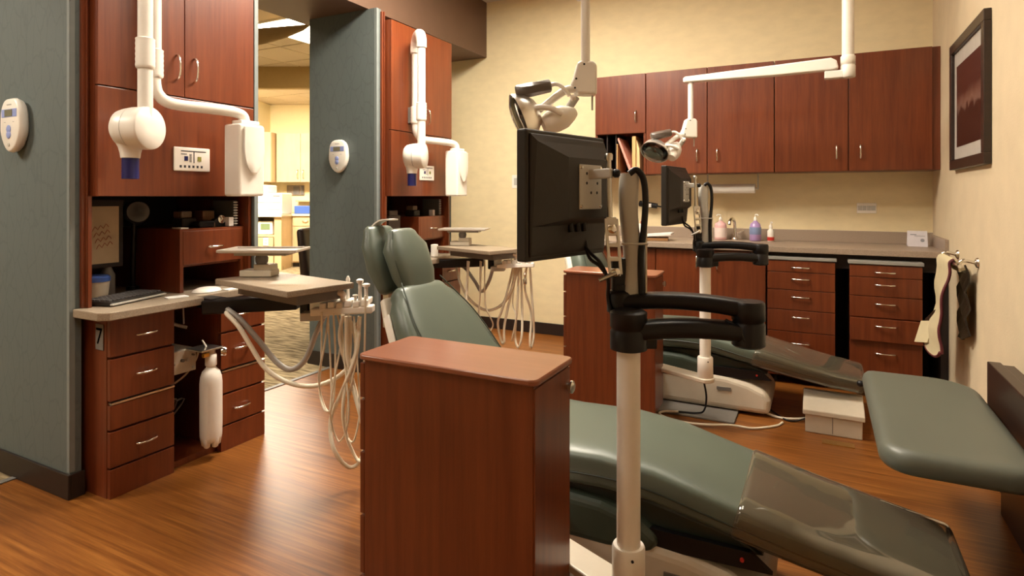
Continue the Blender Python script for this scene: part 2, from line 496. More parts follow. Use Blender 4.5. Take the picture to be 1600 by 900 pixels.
struct(MB().box(XF, XE + 0.1, -3.2, YN + 0.1, -0.08, 0.0).build('floor', FLOORM))
struct(MB().box(-13.0, XF, -3.2, 11.5, -0.08, 0.002).build('floor_carpet', CARPET))
struct(MB().box(XF - 0.02, XF + 0.015, -3.2, YN, 0.0, 0.006).build('trim_1', GREYP, bevel=0.003))
struct(MB().box(XF, XE + 0.1, -3.2, YN + 0.1, ZC, ZC + 0.1).build('ceiling', CEIL))
struct(MB().box(-3.45, XE + 0.1, YN, YN + 0.12, 0, ZC).build('wall_north', CREAM))
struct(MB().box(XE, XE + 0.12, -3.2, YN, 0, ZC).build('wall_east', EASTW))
struct(MB().box(-13.0, XE + 0.12, -3.32, -3.2, 0, ZC).build('wall_south', CREAM))
struct(MB().box(-13.1, -13.0, -3.2, 11.5, 0, ZC).build('wall_west', FARW))
struct(MB().box(-13.0, -3.45, 11.5, 11.6, 0, ZC).build('wall_far', FARW))
struct(MB().box(-3.45, -3.33, YN + 0.12, 11.5, 0, ZC).build('wall_far_east', FARW))
struct(MB().box(-3.45, XE, YN - 0.012, YN, 0, 0.105).build('baseboard_north', BASEB, bevel=0.003))
struct(MB().box(XE - 0.012, XE, -3.2, 4.45, 0, 0.105).build('baseboard_east', BASEB, bevel=0.003))
# dropped soffit over the line of cabinet units
struct(MB().box(-3.60, -2.895, -3.2, YN, ZS, ZC).build('ceiling_soffit', SOFFIT))
struct(MB().box(-13.0, -3.60, -3.2, 11.5, ZF + 0.03, ZF + 0.12).build('ceiling_far', CEIL))
# lay-in tiles of the corridor ceiling seen between the units
cf = D.objects['ceiling_far']
tile_me = None
k = 0
for i in range(9):
    for j in range(13):
        x, y = -4.03 - 0.61 * i, 1.6 + 0.61 * j
        if not (-0.55 * (x + 3.6) + 0.2 < y < -1.25 * (x + 3.6) + 6.2):
            continue
        if abs(x + 4.95) < 0.55 and abs(y - 4.65) < 0.4 and False:
            continue
        if tile_me is None:
            o = MB().box(-0.295, 0.295, -0.295, 0.295, 0, 0.03).build('ceiling_tile', TILE, cf, bevel=0.006)
            tile_me = o.data
            o.location = (x, y, ZF)
        else:
            c = o.copy(); COL.objects.link(c); c.location = (x, y, ZF)

# wallcovered pillars that carry the units, metal corner guards, dark bases
for q in (0, 1):
    y = 1.407 + BAY * q
    p = struct(MB().box(-3.47, -2.82, y, y + 0.045, 0, ZS).build('wall_pillar_%d' % (q + 1), SLATE))
    g = MB()
    g.box(-2.822, -2.8195, y - 0.001, y + 0.02, 0.11, ZS - 0.001); g.box(-2.84, -2.8195, y - 0.0015, y, 0.11, ZS - 0.001)
    g.build('corner_guard', TRIMM, p)
    mb = MB(); mb.box(-3.482, -2.808, y - 0.012, y, 0, 0.105); mb.box(-2.82, -2.808, y, y + 0.055, 0, 0.105)
    mb.box(-3.482, -3.47, y, y + 0.88, 0, 0.105)
    struct(mb.build('baseboard_pillar_%d' % (q + 1), BASEB, bevel=0.003))
    # back of the unit and its far end panel
    struct(MB().box(-3.47, -3.40, y + 0.045, y + 0.868, 0, ZS).build('wall_unit_back_%d' % (q + 1), SLATE))
    p = struct(MB().box(-3.47, -2.745 if q == 0 else -2.765, y + 0.868, y + 0.888, 0, ZS if q == 0 else 2.54).build('wall_unit_end_%d' % (q + 1), SLATE))
    if q == 0: MB().box(-2.747, -2.741, y + 0.866, y + 0.890, 0.83, ZS - 0.001).build('corner_guard', TRIMM, p)

# ceiling fixtures of the treatment room, the last one added for brightness
LM = None
for i, (x, y, hx, hy, s_) in enumerate(FIXTURES):
    zc = ZC if x > -2.9 else ZF
    t = thing('ceiling_light', (x, y, zc - 0.03), ['recessed ceiling light over the near chairs and carts', 'recessed ceiling light over the front of the room', 'recessed ceiling light in the corridor near the left pillar', 'added unseen ceiling light over the far chair foot'][i], 'ceiling light', 'recessed ceiling lights')
    f = MB()
    f.box(x - hx - 0.03, x + hx + 0.03, y - hy - 0.03, y - hy, zc - 0.03, zc - 0.001); f.box(x - hx - 0.03, x + hx + 0.03, y + hy, y + hy + 0.03, zc - 0.03, zc - 0.001)
    f.box(x - hx - 0.03, x - hx, y - hy, y + hy, zc - 0.03, zc - 0.001); f.box(x + hx, x + hx + 0.03, y - hy, y + hy, zc - 0.03, zc - 0.001)
    f.build('frame', WHITE, t)
    MB().box(x - hx, x + hx, y - hy, y + hy, zc - 0.018, zc - 0.001).build('diffuser', emit('troffer_%d' % i, LAMP_COL, s_), t)

# ================================================================== CORRIDOR AND ALCOVE BEYOND
# troffer and hanging sail seen through the gap
x, y = -4.78, 4.76
t = thing('ceiling_light', (x, y, ZF - 0.02), 'glowing recessed ceiling light seen through the gap between the pillars', 'ceiling light', 'recessed ceiling lights')
f = MB(); f.box(x - 0.32, x + 0.32, y - 0.62, y - 0.60, ZF - 0.02, ZF); f.box(x - 0.32, x + 0.32, y + 0.60, y + 0.62, ZF - 0.02, ZF)
f.box(x - 0.32, x - 0.30, y - 0.6, y + 0.6, ZF - 0.02, ZF); f.box(x + 0.30, x + 0.32, y - 0.6, y + 0.6, ZF - 0.02, ZF)
f.build('frame', WHITE, t)
MB().box(x - 0.30, x + 0.30, y - 0.60, y + 0.60, ZF - 0.012, ZF - 0.001).build('diffuser', emit('far_troffer', LAMP_COL, FAR_EMIT), t)
t = thing('ceiling_light', angled((-3.9, 8.75, ZF - 0.03)), 'recessed light hidden behind the tan header of the alcove', 'ceiling light', 'recessed ceiling lights')
MB(angled).box(-4.7, -3.1, 8.35, 9.15, ZF - 0.03, ZF - 0.001).build('diffuser', emit('alcove_troffer', LAMP_COL, ALCOVE_EMIT), t)
t = thing('ceiling_sail', (-4.9, 3.7, 2.84), 'curved tan sail panel hanging below the corridor ceiling', 'ceiling panel')
G = []
for i in range(13):
    a = i / 12
    row = []
    for j in range(7):
        b_ = j / 6
        w_ = math.sin(PI * a) ** 0.8
        row.append((-5.9 + 1.5 * a + 0.25 * (b_ - 0.5) * w_, 2.95 + 1.35 * a + (b_ - 0.5) * 0.55 * w_, 2.86 - 0.16 * math.sin(PI * a) - 0.10 * (1 - (2 * b_ - 1) ** 2) * w_ + 0.08 * a))
    G.append(row)
MB().sheet(G, 0.012).build('panel', SAILM, t)
h = MB(); h.tube([(-5.4, 3.40, 2.72), (-5.4, 3.40, ZF)], 0.004, 6); h.tube([(-4.8, 3.94, 2.76), (-4.8, 3.94, ZF)], 0.004, 6); h.build('wire', STEEL, t)

A = angled
struct(MB(A).box(-7.0, -1.6, 8.0, 8.12, 2.715, ZF + 0.02).build('trim_2', HEADER))
struct(MB(A).box(-5.6, -1.8, 11.40, 11.5, 0, ZF).build('wall_alcove_back', FARW))
struct(MB(A).box(-4.68, -4.58, 9.6, 11.4, 0, ZF).build('wall_alcove_side', FARW))
# upper cabinets in the alcove
o0 = A((-3.75, 11.1, 1.53))
t = thing('wall_cabinet', o0, 'pale maple double-door wall cabinet in the bright alcove', 'cabinet', 'pale alcove cabinets')
MB(A).box(-4.34, -3.06, 11.10, 11.40, 1.53, 2.435).build('body', MAPLE, t)
for i, (a, b_) in enumerate(((-4.335, -3.895), (-3.89, -3.48), (-3.475, -3.065))):
    d = MB(A).box(a, b_, 11.078, 11.10, 1.535, 2.43).build('door', MAPLE, t, bevel=0.003)
    hx = (b_ - 0.05) if i == 0 else a + 0.05
    MB(A).handle((hx, 11.078, 1.68), (0, 0, 1), (0, -1, 0), 0.16, 0.05, 0.008).build('handle', STEEL, d)
t = thing('wall_cabinet', A((-4.46, 10.8, 1.53)), 'pale maple end cabinet beside the double-door alcove cabinet', 'cabinet', 'pale alcove cabinets')
MB(A).box(-4.58, -4.36, 10.9, 11.40, 1.53, 2.435).build('body', MAPLE, t)
MB(A).box(-4.575, -4.365, 10.88, 10.9, 1.535, 2.43).build('door', MAPLE, t, bevel=0.003)
# lower cabinets
t = thing('base_cabinet', A((-4.25, 10.6, 0)), 'pale maple base cabinet with an open shelf below the copier', 'cabinet', 'pale alcove cabinets')
m_ = MB(A)
for bx in ((-4.58, -4.50, 10.3, 11.4, 0.0, 0.92), (-4.07, -3.95, 10.3, 11.4, 0.0, 0.92), (-4.5, -4.07, 10.3, 11.4, 0.58, 0.61), (-4.5, -4.07, 10.9, 11.4, 0.08, 0.92), (-4.5, -4.07, 10.3, 11.4, 0.08, 0.11)):
    m_.box(*bx)
m_.build('body', MAPLE, t)
MB(A).box(-4.49, -4.08, 10.28, 10.30, 0.12, 0.57).build('door', MAPLE, t, bevel=0.003)
MB(A).box(-4.58, -3.95, 10.36, 10.4, 0.0, 0.08).build('toe_kick', BASEB, t)
t = thing('base_cabinet', A((-3.5, 11.0, 0)), 'pale maple base cabinet with a drawer, right of the open shelf', 'cabinet', 'pale alcove cabinets')
MB(A).box(-3.945, -2.9, 10.80, 11.4, 0.08, 0.92).build('body', MAPLE, t)
MB(A).box(-3.945, -2.9, 10.84, 10.88, 0.0, 0.08).build('toe_kick', BASEB, t)
for a, b_ in ((-3.93, -3.48), (-3.46, -2.92)):
    d = MB(A).box(a, b_, 10.78, 10.80, 0.74, 0.91).build('drawer', MAPLE, t, bevel=0.003)
    MB(A).lathe(((a + b_) / 2, 10.78, 0.83), [(0.015, 0), (0.02, 0.02), (0.01, 0.035)], 12, (S_, -C_, 0)).build('knob', STEEL, d) if False else MB(A).handle(((a + b_) / 2, 10.78, 0.83), (1, 0, 0), (0, -1, 0), 0.1, 0.03, 0.007).build('handle', STEEL, d)
    MB(A).box(a, b_, 10.78, 10.80, 0.10, 0.73).build('door', MAPLE, t, bevel=0.003)
mb = MB(A); mb.box(-4.58, -3.93, 10.26, 11.4, 0.92, 0.955); mb.box(-3.93, -2.88, 10.75, 11.4, 0.92, 0.955)
one(mb, 'countertop', plain('pale_counter', (0.72, 0.60, 0.42), 0.4), 'pale countertop along the bright alcove', 'countertop')
# copier
t = thing('copier', A((-4.27, 10.7, 0.955)), 'white desktop copier on the alcove countertop', 'copier')
MB(A).box(-4.50, -4.00, 10.45, 10.95, 0.957, 1.33).build('body', WHITE, t, bevel=0.02, seg=3)
MB(A).box(-4.47, -4.25, 10.45, 10.9, 1.33, 1.47).build('document_feeder', WHITE, t, bevel=0.03, seg=3)
MB(A).box(-4.15, -4.03, 10.44, 10.452, 1.27, 1.29).build('control_panel', GREYP, t)
for z in (1.05, 1.17):
    MB(A).box(-4.49, -4.01, 10.435, 10.452, z, z + 0.09).build('paper_drawer', WHITE, t, bevel=0.004)
one(MB(A).box(-3.93, -3.63, 10.85, 11.1, 0.957, 1.10), 'storage_box', BLUE, 'blue storage box on the alcove countertop', 'box', bevel=0.01)
one(MB(A).prism([(0, 0.957), (0.30, 0.957), (0.30, 1.3), (0.16, 1.3), (0.10, 1.05), (0, 1.05)], lambda p: (-3.60 + p[0], 10.83, p[1]), lambda p: (-3.60 + p[0], 11.08, p[1])), 'telephone', WHITE, 'white desk telephone beside the blue box', 'telephone', bevel=0.01)
t = thing('intercom_panel', A((-4.05, 11.39, 1.28)), 'beige intercom panel on the alcove wall above the copier', 'intercom')
MB(A).box(-4.26, -3.93, 11.375, 11.4, 1.29, 1.48).build('plate', LAMI, t, bevel=0.005)
MB(A).box(-4.13, -4.02, 11.36, 11.376, 1.31, 1.46).build('screen', GREYP, t)
MB(A).box(-3.99, -3.94, 11.36, 11.376, 1.30, 1.47).build('handset', GREYP, t, bevel=0.01)
one(MB(A).box(-4.05, -3.3, 11.25, 11.4, 1.17, 1.20), 'wall_shelf', MAPLE, 'narrow pale ledge on the alcove wall above the blue box', 'shelf', bevel=0.004)
t = thing('printer_tray', A((-4.28, 10.5, 0.61)), 'pale desk printer on the open shelf below the copier', 'printer')
MB(A).box(-4.46, -4.12, 10.34, 10.75, 0.612, 0.84).build('body', WHITE, t, bevel=0.02, seg=3)
MB(A).box(-4.32, -4.16, 10.335, 10.345, 0.70, 0.80).build('control_panel', plain('green_panel', (0.16, 0.22, 0.10), 0.5), t)
for z, w_ in ((0.43, 'upper'), (0.14, 'lower')):
    t = thing('power_outlet', A((-4.20, 10.28, z)), w_ + ' white outlet plate on the front of the copier cabinet', 'outlet')
    MB(A).box(-4.25, -4.16, 10.27, 10.28, z, z + 0.13).build('plate', WHITE, t, bevel=0.004)
    for dz in (0.03, 0.08):
        MB(A).box(-4.225, -4.185, 10.266, 10.271, z + dz, z + dz + 0.025).build('socket', PALEG, t)
# brown task chair in the corridor
cx, cy_ = -3.91, 4.215
t = thing('task_chair', (cx, cy_, 0), 'dark brown task chair on casters half hidden behind the pillar', 'chair')
ux, uy = V((C_, S_, 0)), V((-S_, C_, 0))
c0 = V((cx, cy_, 0))
MB().cushion([(c0 - ux * 0.25 + V((0, 0, 0.46)), uy, (0, 0, 1), 0.25, 0.055), (c0 + ux * 0.25 + V((0, 0, 0.46)), uy, (0, 0, 1), 0.25, 0.055)]).build('seat', BROWNL, t)
bk = c0 - ux * 0.27
MB().cushion([(bk + V((0, 0, 0.30)), uy, ux, 0.22, 0.05), (bk + V((0, 0, 0.6)), uy, ux, 0.26, 0.055), (bk - ux * 0.05 + V((0, 0, 0.99)), uy, ux, 0.24, 0.045)]).build('backrest', BROWNL, t)
MB().cyl(c0 + V((0, 0, 0.12)), c0 + V((0, 0, 0.42)), 0.03).build('column', STEEL, t)
for i in range(5):
    a = R(200 + 72 * i)
    d = V((math.cos(a), math.sin(a), 0))
    lg = MB().tube([c0 + V((0, 0, 0.14)), c0 + d * 0.28 + V((0, 0, 0.09))], [0.022, 0.014], 8).build('leg', GREYM, t)
    MB().lathe(c0 + d * 0.28 + V((0, 0, 0.036)) - V((-d.y, d.x, 0)) * 0.022, [(0.020, 0), (0.034, 0.006), (0.034, 0.038), (0.020, 0.044)], 16, (-d.y, d.x, 0)).build('caster', PALEG, lg)

# ================================================================== CABINET UNITS ALONG THE SOFFIT (near bay, then copied to the far bay)
BOFF = (0, BAY, 0)
# --- narrow drawer base, south half
bx0 = thing('drawer_cabinet', (-3.0, 1.62, 0), 'cherry drawer base under the near counter, next to the slate pillar with the number plate', 'cabinet', 'cherry drawer bases')
MB().box(-3.38, -2.682, 1.478, 1.765, 0, 0.763).build('body', CHERRY, bx0)
def drawer_stack(t, y0, y1, hy):
    for z0, z1, hz in ((0.598, 0.760, 0.676), (0.412, 0.588, 0.507), (0.130, 0.280, 0.202)):
        d = MB().box(-2.682, -2.660, y0, y1, z0, z1).build('drawer', CHERRY, t, bevel=0.002)
        MB().handle((-2.660, hy, hz), (0, 1, 0.03), (1, 0, 0), 0.09, 0.026, 0.005).build('handle', CHROME, d)
    MB().box(-2.682, -2.660, y0, y1, 0.290, 0.393).build('panel', CHERRY, t, bevel=0.002)
    s_ = MB().box(-3.2, -2.658, y0 + 0.005, y1, 0.396, 0.404).build('pullout_shelf', STEEL, t)
    MB().box(-2.682, -2.660, y0, y1, 0.0, 0.122).build('toe_panel', CHERRY, t, bevel=0.002)
drawer_stack(bx0, 1.480, 1.763, 1.631)
t = bx0
num = thing('number_plate', (-2.725, 1.474, 0.63), 'small dark plate with the number 7 on the side of the near drawer base', 'sign')
MB().box(-2.755, -2.700, 1.4735, 1.478, 0.625, 0.735).build('plate', GREYP, num, bevel=0.001)
text_mb('7', 0.10, 0.0008, lambda c: (-2.7275 + c.x, 1.4725, 0.680 + c.y)).build('numeral', BLACK, num)
# --- drawer base, north half
bx1 = thing('drawer_cabinet', (-3.0, 2.14, 0), 'cherry drawer base under the near counter, right of the white bottle', 'cabinet', 'cherry drawer bases')
MB().box(-3.38, -2.682, 2.005, 2.270, 0, 0.763).build('body', CHERRY, bx1)
drawer_stack(bx1, 2.007, 2.272, 2.125)
# --- equipment recess between the two
rc = thing('equipment_recess', (-3.0, 1.885, 0), 'dark open recess with utility connections between the near drawer bases', 'recess')
MB().box(-3.38, -2.70, 1.767, 2.003, 0.0, 0.03).build('bottom_board', CHERRY, rc)
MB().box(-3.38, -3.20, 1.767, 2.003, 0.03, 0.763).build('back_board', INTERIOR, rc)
vb = MB().box(-3.0, -2.735, 1.772, 1.925, 0.425, 0.535).build('valve_box', CREAMP, rc, bevel=0.004)
for i, (yy, zz) in enumerate(((1.79, 0.478), (1.812, 0.476), (1.85, 0.488), (1.876, 0.486), (1.905, 0.505), (1.905, 0.445))):
    MB().cyl((-2.736, yy, zz), (-2.722, yy, zz), 0.008 if i in (2, 3) else 0.005, n=12).build('valve_knob', STEEL if i % 2 else GREYP, vb)
tb = MB(); tb.tube([(-2.80, 1.78, 0.70), (-2.78, 1.84, 0.66), (-2.74, 1.88, 0.64)], 0.008, 8, 4)
tb.tube([(-2.74, 1.86, 0.76), (-2.73, 1.855, 0.71), (-2.75, 1.87, 0.66)], 0.004, 6, 5)
tb.build('upper_tube', HOSEG, rc)
tb = MB()
for q in range(4):
    tb.tube([(-2.80 - 0.03 * q, 1.80 + 0.02 * q, 0.43), (-2.79 - 0.02 * q, 1.84, 0.36 - 0.03 * q), (-2.82, 1.80 + 0.04 * q, 0.27), (-2.86, 1.84, 0.15), (-2.9, 1.80, 0.05)], 0.008 - 0.001 * q, 7, 4)
tb.build('lower_tubes', GREYP, rc)
tb = MB(); tb.tube([(-2.725, 1.935, 0.53), (-2.74, 1.925, 0.47), (-2.78, 1.90, 0.40), (-2.82, 1.87, 0.36)], 0.005, 7, 5); tb.build('bottle_tube', HOSE, rc)
# --- bottle with its cap bracket
bt = thing('water_bottle', (-2.645, 1.94, 0.05), 'white plastic water bottle hanging in front of the recess under the near counter', 'bottle', 'white water bottles')
bc = V((-2.645, 1.940, 0))
MB().lathe(bc, [(0.036, 0.085), (0.046, 0.092), (0.050, 0.115), (0.051, 0.18), (0.051, 0.37), (0.048, 0.40), (0.040, 0.425), (0.024, 0.442), (0.020, 0.450), (0.020, 0.462)], 28).build('body', WHITE, bt)
ft = MB()
for q in range(5):
    a = 2 * PI * q / 5
    ft.lathe(bc + V((math.cos(a) * 0.030, math.sin(a) * 0.030, 0)), [(0.008, 0.062), (0.014, 0.067), (0.020, 0.10), (0.02, 0.12)], 12)
ft.build('foot', WHITE, bt)
cp = MB().lathe(bc, [(0.026, 0.455), (0.027, 0.46), (0.027, 0.505), (0.022, 0.512)], 24).build('cap', WHITE, bt)
MB().box(-2.735, -2.615, 1.870, 1.985, 0.532, 0.541).build('bracket', STEEL, bt, bevel=0.002)
MB().cyl(bc + V((0, 0, 0.508)), bc + V((0, 0, 0.535)), 0.02).build('connector', STEEL, bt)
MB().cyl((-2.635, 1.890, 0.512), (-2.635, 1.918, 0.512), 0.010, n=12).build('fitting', AMBER, bt)
MB().lathe((-2.625, 1.978, 0.515), [(0.008, 0), (0.022, 0.004), (0.024, 0.02), (0.02, 0.028)], 18, (0.7, 0.7, 0)).build('knob', CHROME, bt)
MB().cyl((-2.68, 1.94, 0.54), (-2.69, 1.925, 0.575), 0.004, n=8).build('lever', WHITE, bt)
# --- counter
poly = [(-3.39, 1.456), (-2.815, 1.456), (-2.815, 1.415), (-2.635, 1.415), (-2.597, 1.442), (-2.595, 1.455), (-2.595, 1.868), (-2.655, 1.868), (-2.655, 2.272), (-3.39, 2.272)]
ct = tag(rebase(MB().prism(poly, lambda p: (p[0], p[1], 0.765), lambda p: (p[0], p[1], 0.80)).build('countertop', LAMI, bevel=0.004)), 'speckled beige countertop of the near unit, below the keyboard', 'countertop', 'unit countertops')
# --- tall hutch: upper cabinet, side panels
hu = thing('hutch_cabinet', (-3.05, 1.87, 0.80), 'tall cherry hutch of the near unit with two doors and an open niche', 'cabinet', 'cherry hutches')
MB().box(-3.38, -2.762, 1.475, 2.272, 1.278, 2.55).build('body', CHERRY, hu)
mb = MB(); mb.box(-2.818, -2.80, 1.443, 1.474, 0.801, ZS - 0.02); mb.box(-2.818, -2.790, 1.456, 1.464, 0.801, ZS - 0.02)
mb.build('stile', CHERRY, hu, bevel=0.002)
MB().box(-3.38, -2.785, 1.460, 1.475, 0.801, 1.278).build('side_panel', CHERRY, hu)
MB().box(-3.38, -2.765, 2.254, 2.272, 0.801, 1.278).build('side_panel', CHERRY, hu)
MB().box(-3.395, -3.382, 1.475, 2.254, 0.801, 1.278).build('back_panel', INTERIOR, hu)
MB().box(-2.762, -2.742, 1.475, 2.268, 1.278, 1.752).build('lower_panel', CHERRY, hu, bevel=0.002)
for y0, y1, hy in ((1.475, 1.868, 1.828), (1.871, 2.268, 1.918)):
    d = MB().box(-2.762, -2.742, y0, y1, 1.758, 2.548).build('door', CHERRY, hu, bevel=0.002)
    MB().handle((-2.742, hy, 1.895), (0, 0, 1), (1, 0, 0), 0.115, 0.03, 0.005).build('handle', CHROME, d)
# --- film viewer control panel on the fascia
cpn = thing('control_panel', (-2.74, 1.90, 1.40), 'cream control panel with buttons on the near hutch under its doors', 'control panel', 'hutch control panels')
MB().box(-2.742, -2.733, 1.81, 2.00, 1.40, 1.515).build('plate', WHITE, cpn, bevel=0.006, seg=3)
b_ = MB(); b_.box(-2.733, -2.7318, 1.845, 1.975, 1.495, 1.499); b_.box(-2.733, -2.7318, 1.910, 1.914, 1.44, 1.495); b_.box(-2.733, -2.7318, 1.845, 1.875, 1.480, 1.484)
for q in range(6):
    b_.box(-2.733, -2.7318, 1.888, 1.900, 1.445 + 0.007 * q, 1.448 + 0.007 * q)
for q in range(6):
    b_.box(-2.733, -2.7318, 1.838 + 0.022 * q, 1.848 + 0.022 * q, 1.416, 1.428)
b_.build('print', INK, cpn)
MB().box(-2.733, -2.731, 1.862, 1.880, 1.450, 1.472).build('button', NAVY, cpn)
MB().box(-2.733, -2.731, 1.932, 1.950, 1.450, 1.472).build('button', plain('olive', (0.25, 0.25, 0.05), 0.5), cpn)
# --- organiser box inside the niche
og = thing('drawer_organizer', (-3.08, 2.075, 0.80), 'cherry organizer box with one drawer standing in the near niche', 'organizer', 'cherry organizer boxes')
mb = MB(); mb.box(-3.36, -2.80, 1.884, 1.902, 0.802, 1.115); mb.box(-3.36, -2.80, 2.234, 2.252, 0.802, 1.115); mb.box(-3.36, -2.80, 1.902, 2.234, 1.10, 1.115); mb.box(-3.36, -2.82, 1.902, 2.234, 0.925, 0.94)
mb.build('body', CHERRY, og)
MB().box(-3.36, -3.35, 1.902, 2.234, 0.802, 1.10).build('back_panel', INTERIOR, og)
d = MB().box(-2.82, -2.798, 1.90, 2.245, 0.937, 1.104).build('drawer', CHERRY, og, bevel=0.002)
MB().handle((-2.798, 2.075, 1.02), (0, 1, 0), (1, 0, 0), 0.085, 0.024, 0.005).build('handle', CHROME, d)

# --- intraoral x-ray unit hung on the hutch
xr = thing('xray_unit', (-2.70, 1.70, 1.28), 'white dental x-ray arm with round head and blue tip on the near hutch', 'x-ray unit', 'wall x-ray units')
H = V((-2.535, 1.552, 0)); Aa = V((-2.688, 1.689, 0))
def Z(p, z): return V((p[0], p[1], z))
mid = (H + Aa) / 2
mb = MB(); mb.tube([Z(Aa, 1.90), Z(Aa, 2.36)], 0.027, 18); mb.build('rear_tube', WHITE, xr)
mb = MB(); mb.tube([Z(H, 1.60), Z(H, 2.36)], 0.029, 18); mb.build('front_tube', WHITE, xr)
mb = MB(); mb.tube([Z(Aa, 2.34), Z(Aa, 2.385), Z(Aa + (H - Aa) * 0.15, 2.435), Z(mid, 2.455), Z(H + (Aa - H) * 0.15, 2.435), Z(H, 2.385), Z(H, 2.34)], 0.037, 18, 5); mb.build('top_elbow', WHITE, xr)
for p_, r_ in ((H, 0.036), (Aa, 0.034)):
    mb = MB(); mb.lathe(Z(p_, 0), [(r_ - 0.004, 1.815)] + [(r_ + (0.0015 if q % 2 else 0), 1.82 + 0.011 * q) for q in range(12)] + [(r_ - 0.004, 1.945)], 22); mb.build('sleeve', WHITE, xr)
MB().box(-2.742, -2.700, 1.665, 1.735, 1.82, 1.94).build('mount', GREYP, xr, bevel=0.005)
mb = MB(); mb.tube([Z(Aa, 1.92), Z(Aa, 1.79), (-2.683, 1.708, 1.735), (-2.665, 1.76, 1.705), (-2.62, 1.90, 1.70), (-2.585, 2.01, 1.695), (-2.572, 2.06, 1.68), (-2.57, 2.075, 1.64)], 0.026, 16, 6); mb.build('side_arm', WHITE, xr)
nx = V((0.947, 0.323, 0)).normalized()
hc = Z(H, 1.565)
hd = MB().lathe(hc - nx * 0.125, [(0.035, 0.0), (0.062, 0.006), (0.078, 0.022), (0.0845, 0.045), (0.0875, 0.066), (0.0885, 0.0765), (0.03, 0.077)], 36, nx).build('head_rear', WHITE, xr)
MB().lathe(hc - nx * 0.125, [(0.03, 0.0795), (0.0895, 0.080), (0.0905, 0.12), (0.0905, 0.144), (0.0895, 0.149), (0.087, 0.152), (0.02, 0.155)], 40, nx).build('head_front', WHITE, xr)
MB().lathe(hc - nx * 0.125, [(0.086, 0.0755), (0.0872, 0.0765), (0.0872, 0.0800), (0.086, 0.081)], 40, nx).build('head_seam', GREYP, xr)
cc = hc - nx * 0.07
MB().lathe(Z(cc, 0), [(0.055, 1.505), (0.045, 1.485), (0.039, 1.462), (0.036, 1.440)], 28).build('cone', WHITE, xr)
MB().lathe(Z(cc, 0), [(0.032, 1.442), (0.032, 1.352), (0.028, 1.351)], 28).build('cone_tip', NAVY, xr)
sb = MB(); sb.box(-2.632, -2.515, 2.0, 2.148, 1.278, 1.635); sb.build('sensor_box', WHITE, xr, bevel=0.012, seg=3)
sh = MB(); G = []
for i in range(11):
    u = i / 10
    G.append([(-2.506 + 0.006 * math.sin(PI * (j / 8)), 2.075 + (j / 8 - 0.5) * 0.115 * (max(0.0, 1 - (1 - min(1, u * 1.6 + 0.02)) ** 2.2) ** 0.5) * (1 - 0.12 * max(0, u - 0.6)), 1.395 + 0.225 * u) for j in range(9)])
sh.sheet(G, 0.014); sh.build('shield', WHITE, xr)
MB().box(-2.60, -2.53, 2.02, 2.13, 1.635, 1.655).build('top_cap', WHITE, xr, bevel=0.005)

# --- remote on the pillar
def remote(yf, xc, zc):
    t = thing('wall_remote', (xc, yf, zc - 0.125), 'white egg-shaped exposure remote on the slate pillar at the far left', 'remote', 'pillar remotes')
    def prof(w_, a, hgt):
        o = []
        for k in range(32):
            an = 2 * PI * k / 32
            x_, z_ = math.cos(an), math.sin(an)
            wz = 0.98 if z_ > 0 else 1.0 - 0.22 * (z_ * z_)
            x2 = math.copysign(abs(x_) ** (0.62 if z_ > 0 else 0.9), x_) * wz
            z2 = math.copysign(abs(z_) ** (0.75 if z_ > 0 else 1.0), z_)
            o.append((xc + x2 * w_, a, zc + z2 * hgt + (0.01 if z_ > 0 else 0.01)))
        return o
    MB().rings([prof(0.07, yf, 0.10), prof(0.085, yf - 0.012, 0.115), prof(0.09, yf - 0.03, 0.122), prof(0.086, yf - 0.042, 0.118), prof(0.078, yf - 0.046, 0.11)]).build('body', WHITE, t)
    yy = yf - 0.0475
    MB().box(xc - 0.066, xc + 0.066, yy, yy + 0.004, zc + 0.045, zc + 0.082).build('print_band', LBLUE, t, bevel=0.002)
    MB().box(xc - 0.035, xc + 0.03, yy - 0.0015, yy + 0.002, zc + 0.049, zc + 0.079).build('screen', LCD, t)
    for dz, rr in ((-0.008, 0.018), (-0.032, 0.018)):
        MB().lathe((xc - 0.002, yy + 0.002, zc + dz), [(rr, 0), (rr, 0.003), (rr - 0.004, 0.005)], 20, (0, -1, 0)).build('button', LBLUE, t)
    MB().lathe((xc - 0.002, yy + 0.002, zc - 0.078), [(0.008, 0), (0.008, 0.003), (0.005, 0.004)], 14, (0, -1, 0)).build('button', PALEG, t)
    mb = MB(); mb.box(xc - 0.02, xc + 0.02, yy + 0.001, yy + 0.003, zc + 0.098, zc + 0.104)
    for dx in (-0.045, 0.03): mb.box(xc + dx, xc + dx + 0.015, yy + 0.001, yy + 0.003, zc + 0.022, zc + 0.025)
    mb.build('print', PALEG, t)
    return t
rm = remote(1.407, -3.215, 1.585)

# --- copies of the fixed joinery and equipment for the far bay
dup(bx0, BOFF, 'cherry drawer base under the far counter, half hidden by the headrest')
dup(bx1, BOFF, 'cherry drawer base under the far counter, beside the yellow wall')
dup(rc, BOFF, 'dark open recess behind the bottle under the far counter')
dup(bt, BOFF, 'white plastic water bottle under the far counter, behind the headrest')
dup(ct, BOFF, 'speckled beige countertop of the far unit, behind the headrest')
dup(hu, BOFF, 'tall cherry hutch of the far unit, right of the middle pillar')
dup(cpn, BOFF, 'cream control panel on the far hutch beside the smaller x-ray head')
dup(og, BOFF, 'cherry organizer box with one drawer in the far niche')
dup(xr, BOFF, 'white dental x-ray arm with round head and blue tip on the far hutch')
dup(rm, (0.065, BAY, -0.025), 'white egg-shaped exposure remote on the middle slate pillar')

